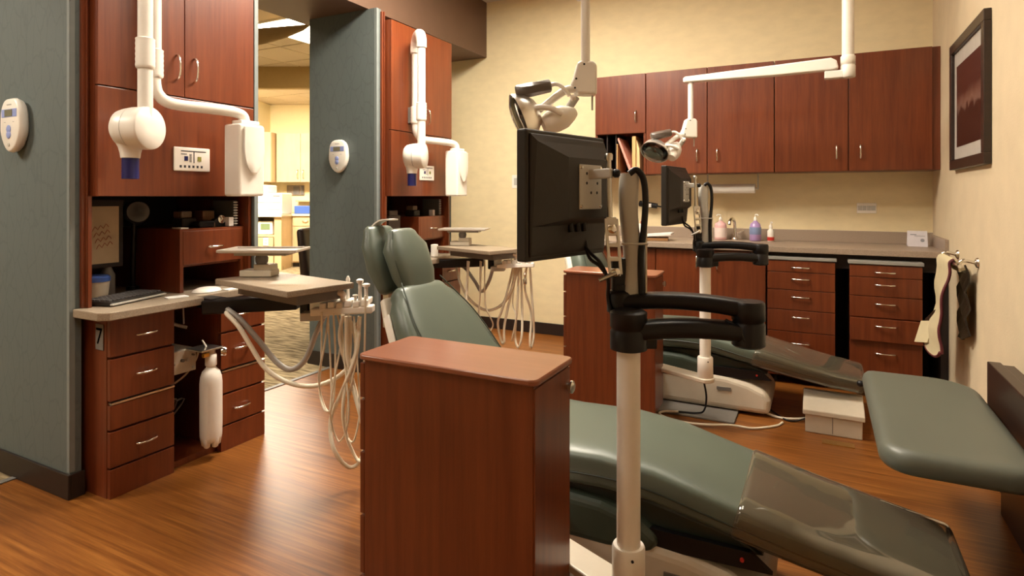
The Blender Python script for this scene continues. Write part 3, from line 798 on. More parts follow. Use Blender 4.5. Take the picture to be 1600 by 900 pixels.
# ================================================================== THINGS IN THE NICHES
# keyboard
kb = thing('keyboard', (-2.83, 1.62, 0.80), 'black computer keyboard on the near counter', 'keyboard')
k0 = V((-2.90, 1.475 + 0.02, 0.802)); ka = V((-0.30, 1, 0)).normalized(); kc = V((ka.y, -ka.x, 0))
kcen = V((-2.84, 1.645, 0.812))
MB().obox(kcen, ka, kc, (0, 0, 1), 0.155, 0.075, 0.009).build('case', BLACKM, kb, bevel=0.004)
MB().obox(kcen + kc * 0.078 + V((0, 0, -0.003)), ka, kc, (0, 0, 1), 0.155, 0.008, 0.004).build('front_edge', PALEG, kb, bevel=0.002)
key = None
for rr in range(5):
    for q in range(14):
        c = kcen + ka * (-0.138 + 0.0212 * q) + kc * (-0.054 + 0.026 * rr) + V((0, 0, 0.012))
        if key is None:
            key = MB().obox((0, 0, 0), ka, kc, (0, 0, 1), 0.0085, 0.0105, 0.004).build('key', plain('key_black', (0.075, 0.07, 0.07), 0.45), kb, bevel=0.002)
            ko = key
        else:
            ko = key.copy(); COL.objects.link(ko)
        ko.location = c
# note
nt_ = thing('paper_note', (-3.0, 1.478, 0.91), 'tan paper note with red handwriting taped inside the near niche', 'note')
MB().box(-3.02, -3.018, 1.55, 1.72, 0.96, 1.23).build('sheet', NOTE, nt_)
scr = MB()
for q in range(4):
    z = 1.12 - 0.028 * q
    P = [(-3.0165, 1.60 + 0.012 * i + 0.006 * q, z + 0.006 * i * 0.5 + (0.012 if i % 2 else -0.006)) for i in range(7)]
    scr.tube(P, 0.0013, 5, 2)
scr.build('handwriting', REDINK, nt_)
MB().box(-3.03, -3.02, 1.53, 1.74, 0.94, 1.26).build('backing_board', INTERIOR, nt_)
# tub with blue lid
tbx = thing('wipes_tub', (-2.93, 1.53, 0.80), 'white tub with a blue lid behind the near keyboard', 'tub')
cx_, cy0 = -2.985, 1.595
MB().lathe((cx_, cy0, 0), [(0.045, 0.802), (0.050, 0.81), (0.058, 0.89)], 24).build('body', TUBW, tbx)
MB().lathe((cx_, cy0, 0), [(0.061, 0.885), (0.061, 0.905), (0.052, 0.912)], 24).build('lid', BLUE, tbx)
# spray bottle
sp_ = thing('spray_bottle', (-3.02, 1.70, 0.80), 'teal spray bottle standing behind the blue-lidded tub', 'bottle')
MB().lathe((-3.05, 1.685, 0), [(0.028, 0.802), (0.032, 0.81), (0.032, 0.90), (0.014, 0.94), (0.012, 0.96)], 18).build('body', GREYP, sp_)
mb = MB(); mb.cyl((-3.05, 1.685, 0.955), (-3.05, 1.685, 0.985), 0.013); mb.box(-3.09, -3.03, 1.672, 1.698, 0.985, 1.015); mb.build('trigger_head', TEALP, sp_, bevel=0.004)
# desk fan / speaker dark on the organiser
fan = thing('desk_fan', (-3.12, 1.80, 0.80), 'black desk fan in the shade of the near niche', 'fan')
fc = V((-3.10, 1.845, 1.20))
MB().lathe(fc, [(0.055, 0), (0.06, 0.01), (0.06, 0.04), (0.04, 0.055)], 28, (1, -0.3, 0)).build('housing', BLACK, fan)
gr = MB()
for q in range(4): gr.lathe(fc + V((1, -0.3, 0)).normalized() * 0.056, [(0.012 + 0.012 * q, 0), (0.015 + 0.012 * q, 0.003), (0.012 + 0.012 * q, 0.006)], 24, (1, -0.3, 0))
gr.build('grille', GREYP, fan)
MB().cyl((-3.12, 1.845, 0.82), (-3.11, 1.845, 1.15), 0.012).build('stem', BLACK, fan)
MB().cyl((-3.12, 1.845, 0.802), (-3.12, 1.845, 0.82), 0.028).build('foot', BLACK, fan)
# items on the organiser
one(MB().box(-2.87, -2.80, 1.860 + 0.03, 1.93, 1.117, 1.122), 'card_strip', WHITEP, 'white card strip on the corner of the near organizer box', 'card')
cam_ = thing('label_maker', (-2.95, 2.0, 1.117), 'tan and black label maker on the near organizer box', 'label maker')
MB().box(-2.99, -2.90, 1.965, 2.045, 1.117, 1.165).build('body', BLACKM, cam_, bevel=0.008)
MB().box(-2.985, -2.915, 1.97, 2.03, 1.165, 1.20).build('top', plain('taupe', (0.16, 0.11, 0.07), 0.5), cam_, bevel=0.006)
ch = thing('charger_base', (-2.86, 2.05, 1.117), 'low black charger base at the front of the near organizer box', 'charger')
MB().box(-2.89, -2.83, 2.01, 2.10, 1.117, 1.150).build('body', BLACK, ch, bevel=0.008)
MB().box(-2.87, -2.835, 2.085, 2.105, 1.117, 1.14).build('dock', plain('tan_dock', (0.28, 0.18, 0.10), 0.5), ch, bevel=0.003)
tp = thing('tape_dispenser', (-2.86, 2.16, 1.117), 'black tape dispenser with a white side label on the near organizer box', 'tape dispenser')
MB().prism([(0, 0), (0.11, 0), (0.11, 0.02), (0.085, 0.05), (0.055, 0.055), (0.02, 0.04), (0, 0.02)], lambda p: (-2.885, 2.10 + p[0], 1.117 + p[1]), lambda p: (-2.85, 2.10 + p[0], 1.117 + p[1])).build('body', BLACK, tp, bevel=0.004)
MB().lathe((-2.852, 2.15, 1.155), [(0.010, 0), (0.022, 0.001), (0.022, 0.01), (0.010, 0.012)], 20, (1, 0, 0)).build('roll', CHROME, tp)
one(MB().box(-2.86, -2.82, 2.175, 2.205, 1.117, 1.165), 'small_box', WHITEP, 'small white box at the right end of the near organizer box', 'box', bevel=0.003)
one(MB().box(-3.0, -2.93, 2.10, 2.17, 1.117, 1.20), 'card_box', plain('brown_card', (0.20, 0.10, 0.05), 0.6), 'small brown card box at the back of the near organizer box', 'box', bevel=0.003)
nb = thing('spiral_notebook', (-2.92, 2.225, 1.117), 'white spiral notebook upright against the right side of the near niche', 'notebook')
MB().box(-3.0, -2.83, 2.212, 2.232, 1.117, 1.255).build('pages', plain('grey_cover', (0.10, 0.10, 0.09), 0.5), nb, bevel=0.002)
sp2 = MB()
for q in range(9):
    sp2.lathe((-2.828, 2.222, 1.126 + 0.0145 * q), [(0.007, 0), (0.0115, 0.002), (0.0115, 0.005), (0.007, 0.007)], 12)
sp2.build('spiral_binding', WHITEP, nb)
# loose items on the counter
one(MB().obox((-2.70, 1.80, 0.8035), (0.25, 1, 0), (1, -0.25, 0), (0, 0, 1), 0.045, 0.028, 0.0025), 'note_pad', WHITEP, 'white note pad lying on the near counter', 'note pad')
mo = thing('mouse', (-2.72, 2.0, 0.80), 'white computer mouse on the near counter below the organizer', 'mouse')
G = [[(-2.745 + 0.055 * math.cos(R(a)) * math.cos(R(e_)) * 1.0, 1.99 + 0.075 * math.sin(R(a)) * math.cos(R(e_)), 0.802 + 0.022 * math.sin(R(e_))) for a in range(0, 360, 20)] for e_ in (0, 25, 50, 75, 89)]
MB().rings(G).build('shell', WHITE, mo)
MB().box(-2.71, -2.66, 2.05, 2.12, 0.801, 0.805).build('mat_edge', WHITEP, mo)
# far niche
dup(nb, (0, BAY, -0.0), 'spiral notebook upright against the right side of the far niche')
dup(D.objects['small_box'], (-0.02, BAY - 0.04, 0), 'small white box on the far organizer box')
dup(cam_, (0.02, BAY - 0.03, 0), 'dark label maker on the far organizer box')
one(MB().box(-2.92, -2.86, 1.60 + BAY, 1.70 + BAY, 1.13, 1.17).box(-2.95, -2.85, 1.58 + BAY, 1.72 + BAY, 0.802, 1.13), 'file_box', plain('dark_file', (0.06, 0.04, 0.03), 0.6), 'dark file box at the left of the far niche', 'box', bevel=0.004)
one(MB().box(-2.72, -2.68, 1.93 + BAY, 1.98 + BAY, 0.802, 0.90), 'tissue_box', WHITE, 'small white box standing on the far counter beside the headrest', 'box', bevel=0.006)

# ================================================================== DELIVERY UNITS
dl = thing('delivery_unit', (-2.62, 1.90, 0.74), 'beige instrument tray with hanging white handpiece hoses in the near bay', 'dental delivery unit', 'delivery units')
# arms
a0, a1 = V((-2.58, 1.895, 0.755)), V((-2.25, 2.085, 0.772))
u = (a1 - a0).normalized(); w_ = V((-u.y, u.x, 0)).normalized()
MB().obox((a0 + a1) / 2, u, w_, u.cross(w_), (a1 - a0).length / 2 + 0.03, 0.045, 0.033).build('support_arm', BLACK, dl, bevel=0.008)
MB().box(-2.66, -2.55, 1.872, 1.955, 0.745, 0.792).build('arm_mount', BLACK, dl, bevel=0.004)
MB().cyl((-2.28, 2.07, 0.79), (-2.28, 2.07, 0.83), 0.035).build('arm_pivot', BLACK, dl)
# tray
tc_ = V((-2.147, 1.934, 0)); ta = R(-11)
tx, ty = V((math.cos(ta), math.sin(ta), 0)), V((-math.sin(ta), math.cos(ta), 0))
def TR(a, b_, z): return tc_ + tx * a + ty * b_ + V((0, 0, z))
MB().obox(TR(0, 0, 0.8865), tx, ty, (0, 0, 1), 0.297, 0.162, 0.0135).build('tray_top', LAMI, dl, bevel=0.004)
MB().obox(TR(0.02, 0.02, 0.851), tx, ty, (0, 0, 1), 0.24, 0.115, 0.022).build('tray_frame', GREYP, dl, bevel=0.004)
CRV, CFV = (C_, S_, 0), (-S_, C_, 0)
# bracket under the tray
MB().obox((-2.095, 2.018, 0.795), CRV, CFV, (0, 0, 1), 0.022, 0.025, 0.060).build('bracket_cover', BLACK, dl, bevel=0.008)
MB().obox((-2.045, 2.042, 0.795), CRV, CFV, (0, 0, 1), 0.030, 0.025, 0.058).build('bracket', STEEL, dl, bevel=0.003)
MB().cyl((-2.035, 2.035, 0.735), (-2.035, 2.035, 0.765), 0.030).build('bracket_collar', STEEL, dl)
# holder bar
hA, hB = V((-1.985, 1.955, 0.775)), V((-1.755, 2.075, 0.788))
hu_, hv = (hB - hA).normalized(), V((0.456, -0.89, 0)).normalized()
MB().obox((hA + hB) / 2 - V((0, 0, 0.004)), hu_, hv, (0, 0, 1), 0.135, 0.032, 0.016).build('holder_bar', WHITE, dl, bevel=0.006)
MB().obox(hA + V((0.0, 0.0, -0.022)), hu_, hv, (0, 0, 1), 0.05, 0.03, 0.018).build('holder_mount', PALEG, dl, bevel=0.004)
MB().tube([TR(0.22, 0.10, 0.86), TR(0.27, 0.12, 0.852), hA + hu_ * 0.13 + V((0, 0, 0.05)), hA + hu_ * 0.14 + V((0, 0, 0.01))], 0.014, 10, 5).build('holder_arm', WHITE, dl)
for i in range(6):
    c = hA + hu_ * (0.05 + 0.036 * i) + V((0, 0, 0.022 + 0.004 * (i % 2)))
    hp = MB().obox(c - hv * 0.02, hu_, hv, (0, 0.12, 1), 0.0155, 0.052, 0.014).build('handpiece_holder', WHITE, dl, bevel=0.006, seg=3)
# handpieces standing in the holders
for i, (dx, hgt, r_) in enumerate(((0.205, 0.115, 0.010), (0.232, 0.095, 0.011), (0.185, 0.05, 0.008))):
    c = hA + hu_ * dx
    mb = MB(); mb.lathe(c + V((0, 0, 0.01)), [(r_ * 0.6, 0), (r_, 0.01), (r_ * 0.7, hgt * 0.6), (r_ * 0.75, hgt * 0.85), (r_ * 1.5, hgt * 0.9), (r_ * 1.6, hgt), (r_ * 0.8, hgt * 1.04)], 14)
    mb.build('handpiece', WHITE, dl)
mb = MB(); c = hA + hu_ * 0.14 - hv * 0.045
mb.lathe(c + V((0, 0, 0.0)), [(0.006, 0), (0.009, 0.02), (0.006, 0.1), (0.010, 0.125), (0.004, 0.14)], 12); mb.build('syringe', WHITE, dl)
def on_unit(mb, name, mat, unit):
    o = mb.build(name, mat)
    o.parent = unit
    o.matrix_parent_inverse = (Matrix.Translation(unit.location) @ Matrix.Rotation(unit.rotation_euler.z, 4, 'Z')).inverted()
    return o
NEAR_HOSES = [
 (0.0085, [(-1.837, 1.98, 0.766), (-1.863, 1.989, 0.656), (-1.842, 2.022, 0.496), (-1.773, 2.013, 0.342), (-1.761, 2.041, 0.21)]),
 (0.009, [(-1.8, 2.044, 0.75), (-1.787, 2.005, 0.591), (-1.853, 1.994, 0.433), (-1.912, 1.986, 0.3), (-1.873, 1.961, 0.19), (-1.833, 2.004, 0.101), (-1.8, 2.044, 0.112), (-1.748, 2.025, 0.218)]),
 (0.0075, [(-1.823, 2.009, 0.756), (-1.84, 2.023, 0.567), (-1.837, 1.98, 0.37), (-1.838, 2.002, 0.238), (-1.815, 2.036, 0.131), (-1.758, 2.02, 0.129)]),
 (0.0085, [(-1.824, 1.986, 0.76), (-1.833, 2.004, 0.572), (-1.817, 2.035, 0.426), (-1.763, 2.018, 0.329), (-1.754, 2.045, 0.293)]),
 (0.0042, [(-1.918, 1.938, 0.777), (-1.935, 1.952, 0.572), (-1.957, 1.963, 0.426), (-1.905, 1.945, 0.351), (-1.89, 1.975, 0.377), (-1.895, 1.995, 0.567), (-1.873, 1.961, 0.771)]),
 (0.0042, [(-1.92, 1.982, 0.769), (-1.91, 1.942, 0.619), (-1.945, 1.947, 0.488), (-1.942, 1.971, 0.37), (-1.883, 1.956, 0.356), (-1.9, 1.97, 0.572), (-1.925, 1.98, 0.763)]),
 (0.0042, [(-1.873, 1.984, 0.767), (-1.872, 2.007, 0.651), (-1.873, 1.961, 0.467), (-1.9, 1.97, 0.321), (-1.88, 2.003, 0.202), (-1.814, 1.991, 0.329), (-1.846, 1.998, 0.572), (-1.872, 2.007, 0.758)]),
 (0.0042, [(-1.75, 2.024, 0.849), (-1.766, 2.038, 0.656), (-1.785, 2.051, 0.454), (-1.763, 2.018, 0.218)]),
 (0.0042, [(-1.822, 2.032, 0.752), (-1.787, 2.005, 0.577), (-1.828, 2.007, 0.405), (-1.855, 2.016, 0.258), (-1.797, 2.0, 0.218), (-1.786, 2.028, 0.349), (-1.81, 2.039, 0.567), (-1.777, 2.01, 0.76)]),
]
FAR_HOSES = [
 (0.008, [(-2.29, 3.771, 0.80), (-2.318, 3.778, 0.566), (-2.358, 3.781, 0.394), (-2.332, 3.749, 0.301), (-2.318, 3.778, 0.276), (-2.302, 3.809, 0.334), (-2.308, 3.761, 0.45), (-2.311, 3.782, 0.59), (-2.317, 3.802, 0.80)]),
 (0.009, [(-2.012, 3.958, 0.775), (-2.068, 3.884, 0.462), (-2.11, 3.885, 0.35), (-2.098, 3.914, 0.213), (-2.06, 3.889, 0.211), (-2.067, 3.907, 0.326), (-2.033, 3.947, 0.563), (-1.983, 3.928, 0.775)]),
 (0.009, [(-1.96, 3.962, 0.77), (-1.96, 3.984, 0.443), (-1.945, 3.947, 0.259), (-1.976, 3.954, 0.168), (-2.007, 3.961, 0.249), (-1.973, 3.933, 0.498), (-1.973, 3.956, 0.77)]),
 (0.009, [(-1.914, 3.963, 0.76), (-1.933, 3.976, 0.59), (-1.902, 4.014, 0.418), (-1.892, 3.975, 0.211), (-1.891, 3.998, 0.17), (-1.883, 4.024, 0.274), (-1.875, 3.983, 0.474), (-1.901, 3.992, 0.76)]),
 (0.0055, [(-2.207, 3.813, 0.80), (-2.23, 3.824, 0.494), (-2.27, 3.826, 0.334), (-2.212, 3.81, 0.268), (-2.185, 3.847, 0.254), (-2.152, 3.886, 0.322), (-2.153, 3.84, 0.402), (-2.193, 3.843, 0.494), (-2.207, 3.858, 0.80)]),
 (0.0055, [(-2.235, 3.843, 0.80), (-2.217, 3.808, 0.57), (-2.233, 3.822, 0.446), (-2.227, 3.848, 0.298), (-2.201, 3.816, 0.283)]),
 (0.0055, [(-1.987, 3.948, 0.77), (-2.023, 3.952, 0.491), (-1.983, 3.928, 0.402), (-2.016, 3.934, 0.242), (-2.031, 3.948, 0.213)]),
]
# chrome valve among the hoses
MB().lathe((-1.80, 2.03, 0.64), [(0.008, 0), (0.014, 0.01), (0.014, 0.04), (0.008, 0.05), (0.008, 0.07), (0.012, 0.075), (0.006, 0.09)], 12).build('valve', CHROME, dl)
dl2 = dup(dl, (-0.10, BAY, 0), 'beige instrument tray with hanging white handpiece hoses in the far bay', R(-8))
for r_, P in NEAR_HOSES:
    MB().tube(P, r_, 8, 7).build('hose', HOSE, dl)
for r_, P in FAR_HOSES:
    on_unit(MB().tube(P, r_, 8, 7), 'hose', HOSE, dl2)
# umbilicals from the recess
P = [(-2.47, 1.90, 0.745), (-2.42, 1.868, 0.752), (-2.36, 1.885, 0.71), (-2.29, 1.92, 0.62), (-2.21, 1.955, 0.52), (-2.15, 1.985, 0.487), (-2.09, 2.01, 0.535), (-2.05, 2.035, 0.65), (-2.02, 2.06, 0.74)]
MB().tube(P, 0.0125, 10, 6).build('umbilical_hose', HOSEG, dl)
P = [(-2.46, 1.895, 0.735), (-2.405, 1.845, 0.742), (-2.34, 1.855, 0.69), (-2.29, 1.88, 0.60), (-2.23, 1.91, 0.50), (-2.14, 1.955, 0.438), (-2.04, 2.01, 0.420), (-1.94, 2.06, 0.463), (-1.87, 2.09, 0.55), (-1.84, 2.06, 0.66), (-1.86, 2.02, 0.77)]
MB().tube(P, 0.0105, 10, 6).build('umbilical_hose', HOSE, dl)
on_unit(MB().tube([(-2.60, 4.03, 0.745), (-2.52, 4.02, 0.735), (-2.444, 3.995, 0.704), (-2.346, 3.955, 0.626), (-2.262, 3.908, 0.564), (-2.179, 3.861, 0.637), (-2.118, 3.83, 0.76)], 0.0125, 10, 6), 'umbilical_hose', HOSEG, dl2)
on_unit(MB().tube([(-2.58, 4.03, 0.745), (-2.54, 4.01, 0.69), (-2.501, 3.991, 0.599), (-2.415, 3.971, 0.494), (-2.307, 3.962, 0.429), (-2.213, 3.946, 0.421), (-2.109, 3.935, 0.468), (-2.029, 3.925, 0.569), (-1.96, 3.93, 0.771)], 0.0105, 10, 6), 'umbilical_hose', HOSE, dl2)
# instrument tray on stacked boxes
it = thing('instrument_tray', (-2.33, 1.99, 0.90), 'thin steel instrument tray on a small stand above the near delivery tray', 'tray', 'instrument trays')
MB().obox((-2.365, 1.99, 0.917), (0.89, 0.456, 0), (-0.456, 0.89, 0), (0, 0, 1), 0.075, 0.05, 0.015).build('lower_block', CREAMP, it, bevel=0.005)
MB().obox((-2.335, 2.0, 0.945), (0.95, 0.3, 0), (-0.3, 0.95, 0), (0, 0, 1), 0.042, 0.035, 0.014).build('upper_block', CREAMP, it, bevel=0.004)
MB().lathe((-2.35, 1.99, 0.958), [(0.022, 0), (0.028, 0.01), (0.030, 0.03), (0.022, 0.046)], 16).build('swivel', GREYP, it)
MB().obox((-2.34, 2.0, 1.008), (0.89, 0.456, 0), (-0.456, 0.89, 0), (0, 0, 1), 0.12, 0.06, 0.006).build('bracket', GREYM, it)
mb = MB(); ca = V((-2.34, 2.0, 1.020)); d1, d2 = V((0.89, 0.456, 0)), V((-0.456, 0.89, 0))
mb.obox(ca, d1, d2, (0, 0, 1), 0.175, 0.10, 0.003)
for s_ in (-1, 1):
    mb.obox(ca + d1 * (0.178 * s_) + V((0, 0, 0.006)), d1, d2, (0, 0, 1), 0.004, 0.10, 0.006)
    mb.obox(ca + d2 * (0.103 * s_) + V((0, 0, 0.006)), d1, d2, (0, 0, 1), 0.18, 0.004, 0.006)
mb.build('tray', SHELLD, it, bevel=0.002)
dup(it, (-0.09, BAY - 0.04, 0.0), 'thin steel instrument tray on a small stand above the far delivery tray', R(-8))

# ================================================================== MOBILE CARTS
def cart(loc, label, rot=0.0):
    x, y = loc
    t = thing('mobile_cart', (x, y, 0), label, 'cart', 'cherry mobile carts')
    hx, hy, zt = 0.272, 0.124, 0.845
    MB().box(x - hx + 0.018, x + hx - 0.012, y - hy + 0.012, y + hy - 0.012, 0.075, zt - 0.015).build('body', CHERRY, t, bevel=0.002)
    # rounded top
    P = []
    for sx, sy, a0_ in ((1, 1, 0), (-1, 1, 90), (-1, -1, 180), (1, -1, 270)):
        for k in range(5):
            a = R(a0_ + 22.5 * k); rr = 0.022
            P.append((x + sx * (hx - rr) + rr * math.cos(a), y + sy * (hy - rr) + rr * math.sin(a)))
    MB().prism(P, lambda p: (p[0], p[1], zt - 0.015), lambda p: (p[0], p[1], zt), smooth=True).build('top', CHERRY_SHEEN, t, bevel=0.004)
    # drawer fronts on the west side
    zz = [0.09, 0.235, 0.40, 0.575, 0.72, zt - 0.024]
    for a, b_ in zip(zz[:-1], zz[1:]):
        d = MB().box(x - hx + 0.002, x - hx + 0.018, y - hy + 0.012, y + hy - 0.012, a + 0.003, b_ - 0.003).build('drawer', CHERRY, t, bevel=0.002)
        MB().handle((x - hx + 0.002, y, (a + b_) / 2 + 0.02), (0, 1, 0), (-1, 0, 0), 0.10, 0.024, 0.005).build('handle', CHROME, d)
    # door edge and latch on the east side
    MB().box(x + hx - 0.012, x + hx - 0.008, y - hy + 0.014, y + hy - 0.014, 0.08, zt - 0.024).build('side_panel', CHERRY, t)
    mb = MB(); mb.lathe((x + hx - 0.009, y + hy - 0.025, 0.77), [(0.008, 0), (0.009, 0.006), (0.017, 0.009), (0.017, 0.014), (0.010, 0.018)], 16, (1, 0, 0)); mb.build('knob', STEEL, t)
    for sx in (-1, 1):
        for sy in (-1, 1):
            cx, cy = x + sx * (hx - 0.06), y + sy * (hy - 0.05)
            cs = MB().cyl((cx, cy, 0.05), (cx, cy, 0.076), 0.014, n=12).build('caster_fork', STEEL, t)
            MB().lathe((cx - 0.012, cy, 0.027), [(0.014, 0), (0.026, 0.004), (0.026, 0.020), (0.014, 0.024)], 18, (1, 0, 0)).build('wheel', BLACK, cs)
    return t
c1 = cart((-0.865, 1.402), 'cherry mobile cart in the foreground, left of the white pole')
c2 = cart((-1.075, 3.395), 'cherry mobile cart standing behind the foreground monitor arm')
c2.rotation_euler.z = R(2)

# ================================================================== DENTAL CHAIRS
YC = 2.06
dc = thing('dental_chair', (-0.75, YC, 0), 'green vinyl dental chair in the near bay, headrest left and foot end at lower right', 'dental chair', 'green dental chairs')
Yv, Zv = V((0, 1, 0)), V((0, 0, 1))
def st(x, ztop, ht, hw, slope):
    n_ = V((-math.sin(slope), 0, math.cos(slope)))
    return (V((x, YC, ztop)) - n_ * ht, Yv, n_, hw, ht)
seat = [st(-1.27, 0.53, 0.06, 0.25, R(-28)), st(-1.05, 0.465, 0.065, 0.255, R(-8)), st(-0.85, 0.462, 0.065, 0.252, R(4)), st(-0.62, 0.47, 0.065, 0.248, R(-1)), st(-0.45, 0.452, 0.06, 0.244, R(-12)), st(-0.25, 0.402, 0.055, 0.238, R(-15)), st(-0.02, 0.347, 0.05, 0.230, R(-12)), st(0.20, 0.302, 0.045, 0.222, R(-11)), st(0.345, 0.275, 0.04, 0.210, R(-11))]
MB().cushion(seat, 0.035, 40, 5.0).build('seat', GREEN, dc)
PIPE = plain('dark_piping', (0.02, 0.03, 0.022), 0.5)
for s_ in (-1, 1):
    MB().tube([c - n_ * (ht * 0.15) + Yv * (s_ * (hw + 0.0005)) for c, _, n_, hw, ht in seat[1:-1]], 0.003, 6, 4).build('piping', PIPE, dc)
bkn = V((math.sin(R(52)), 0, math.cos(R(52)))) ; bku = V((-math.cos(R(52)), 0, math.sin(R(52))))
def bs(s_, hw, ht): 
    return (V((-1.17, YC, 0.46)) + bku * s_ - bkn * 0.0, Yv, bkn, hw, ht)
back = [bs(0.0, 0.25, 0.06), bs(0.18, 0.262, 0.065), bs(0.36, 0.25, 0.06), bs(0.48, 0.20, 0.055), bs(0.565, 0.16, 0.05)]
MB().cushion(back, 0.045, 40, 4.0).build('backrest', GREEN, dc)
mb = MB()
SEAM = plain('seam_green', (0.045, 0.06, 0.045), 0.5)
for s_ in (-1, 1):
    MB().tube([c + n_ * ht * 0.93 + Yv * (s_ * hw * 0.84) for c, _, n_, hw, ht in back], 0.003, 6, 5).build('back_seam', SEAM, dc)
sh_ = [(c - n_ * 0.075, Yv, n_, hw * 0.93, 0.022) for c, _, n_, hw, ht in back]
MB().cushion(sh_, 0.015, 28, 4.0).build('back_shell', CREAMP, dc)
# strap along the side of the back
mb = MB(); G = [[c - n_ * (0.03 + 0.03 * q) + Yv * (-hw - 0.004) for q in (0, 1)] for c, _, n_, hw, ht in back[1:4]]
mb.sheet(G, 0.006); mb.build('strap', WHITE, dc)
# headrest
hn = V((math.sin(R(68)), 0, math.cos(R(68)))); hup = V((-math.cos(R(68)), 0, math.sin(R(68))))
h0 = V((-1.60, YC - 0.02, 0.90))
MB().cushion([(h0 + hup * -0.03, Yv, hn, 0.105, 0.03), (h0 + hup * 0.08, Yv, hn, 0.125, 0.04), (h0 + hup * 0.19, Yv, hn, 0.115, 0.038), (h0 + hup * 0.27, Yv, hn, 0.085, 0.028)], 0.03, 32, 3.2).build('headrest', GREEN, dc)
p0 = h0 + hn * 0.085 + Yv * 0.03 + V((0.005, 0, -0.01))
MB().cushion([(p0 + hup * -0.10, Yv, hn, 0.085, 0.035), (p0 + hup * 0.03, Yv, hn, 0.12, 0.05), (p0 + hup * 0.15, Yv, hn, 0.125, 0.052), (p0 + hup * 0.235, Yv, hn, 0.09, 0.036)], 0.035, 32, 2.8).build('head_pillow', GREEN, dc)
mb = MB(); mb.tube([p0 + hup * (-0.09 + 0.31 * q / 10) + hn * 0.02 + Yv * (-0.118 * math.sin(PI * (0.18 + 0.66 * q / 10)) ** 0.6) for q in range(11)], 0.003, 6, 2); mb.build('pillow_seam', plain('seam_green2', (0.045, 0.06, 0.045), 0.5), dc)
MB().box(-1.66, -1.63, YC - 0.03, YC + 0.03, 0.72, 0.95).build('headrest_bar', STEEL, dc)
mb = MB(); G = []
for i in range(7):
    a = i / 6
    c = h0 + hup * (0.262 + 0.02 * math.sin(PI * a)) + hn * (-0.035 + 0.13 * a)
    G.append([c + Yv * (-0.02 + 0.05 * j) for j in range(2)])
mb.sheet(G, 0.006); mb.build('pillow_strap', WHITE, dc)
# frame below the cushions
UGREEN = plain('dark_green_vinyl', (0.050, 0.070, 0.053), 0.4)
prof = [(-1.25, 0.40), (-0.90, 0.325), (-0.62, 0.312), (-0.50, 0.285), (-0.43, 0.235), (-0.46, 0.185), (-0.60, 0.170), (-1.0, 0.170), (-1.25, 0.24)]
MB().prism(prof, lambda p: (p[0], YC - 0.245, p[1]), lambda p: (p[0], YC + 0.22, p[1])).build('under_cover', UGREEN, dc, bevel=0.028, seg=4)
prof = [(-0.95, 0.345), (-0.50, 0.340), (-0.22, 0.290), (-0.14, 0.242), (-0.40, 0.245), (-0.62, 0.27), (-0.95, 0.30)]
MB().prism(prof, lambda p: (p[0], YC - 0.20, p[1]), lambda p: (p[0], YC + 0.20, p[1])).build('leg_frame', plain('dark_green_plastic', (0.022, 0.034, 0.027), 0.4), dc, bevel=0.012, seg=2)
prof = [(-0.55, 0.26), (-0.18, 0.262), (-0.12, 0.215), (-0.55, 0.20)]
mb = MB().prism(prof, lambda p: (p[0], YC - 0.225, p[1]), lambda p: (p[0], YC - 0.205, p[1])); mb.build('hinge_plate', BLACK, dc)
MB().cyl((-0.20, YC - 0.231, 0.238), (-0.20, YC - 0.225, 0.238), 0.006, n=12).build('hinge_screw', REDP, dc)
# base
prof = [(-1.12, 0.015), (-0.13, 0.015), (-0.125, 0.10), (-0.15, 0.15), (-0.24, 0.188), (-0.36, 0.213), (-0.52, 0.222), (-1.12, 0.222)]
MB().prism(prof, lambda p: (p[0], YC - 0.24, p[1]), lambda p: (p[0], YC + 0.20, p[1])).build('base_cover', CREAMP, dc, bevel=0.035, seg=4)
MB().box(-1.14, -0.30, YC - 0.42, YC + 0.22, 0.0, 0.014).build('base_plate', GREYP, dc, bevel=0.005)
MB().box(-0.42, -0.34, YC - 0.246, YC - 0.235, 0.13, 0.15).build('slot_cover', GREYP, dc)
# pole plate reaching out from the base
prof = []
pa, pb = V((-0.79, 1.64, 0)), V((-0.43, 1.48, 0))
ud = (pb - pa).normalized(); pd = V((-ud.y, ud.x, 0))
pl = [pa + pd * 0.075]
pl = [pa - pd * 0.043] + [pb + ud * (0.048 * math.cos(R(a))) + pd * (0.048 * math.sin(R(a))) for a in range(-90, 91, 15)] + [pa + pd * 0.043]
MB().prism([(p.x, p.y) for p in pl], lambda p: (p[0], p[1], 0.268), lambda p: (p[0], p[1], 0.292), smooth=False).build('pole_plate', CREAMP, dc, bevel=0.006, seg=3)
MB().box(-0.88, -0.76, 1.60, YC - 0.12, 0.230, 0.268).build('plate_block', CREAMP, dc, bevel=0.006)
# clear film over the foot end
film = [(c, w2, n_, hw + 0.006, ht + 0.006) for c, w2, n_, hw, ht in [st(-0.215, 0.393, 0.055, 0.238, R(-15))] + seat[6:]]
film[-1] = (film[-1][0] + V((0.012, 0, 0)), *film[-1][1:])
MB().cushion(film, 0.02, 40, 5.0).build('foot_cover', FILM, dc)
dc2 = dup(dc, (-0.13, 1.92, 0), 'green vinyl dental chair in the far bay, mostly hidden behind a cart and poles')
hg = V((-1.17, YC, 0.46)) - V(dc.location)
mt = Matrix.Translation(hg) @ Matrix.Rotation(R(17), 4, 'Y') @ Matrix.Translation(-hg)
for ch_ in dc2.children:
    if ch_.name.split('.')[0] in ('backrest', 'back_seam', 'back_shell', 'strap', 'headrest', 'head_pillow', 'pillow_seam', 'headrest_bar', 'pillow_strap'):
        ch_.matrix_basis = mt

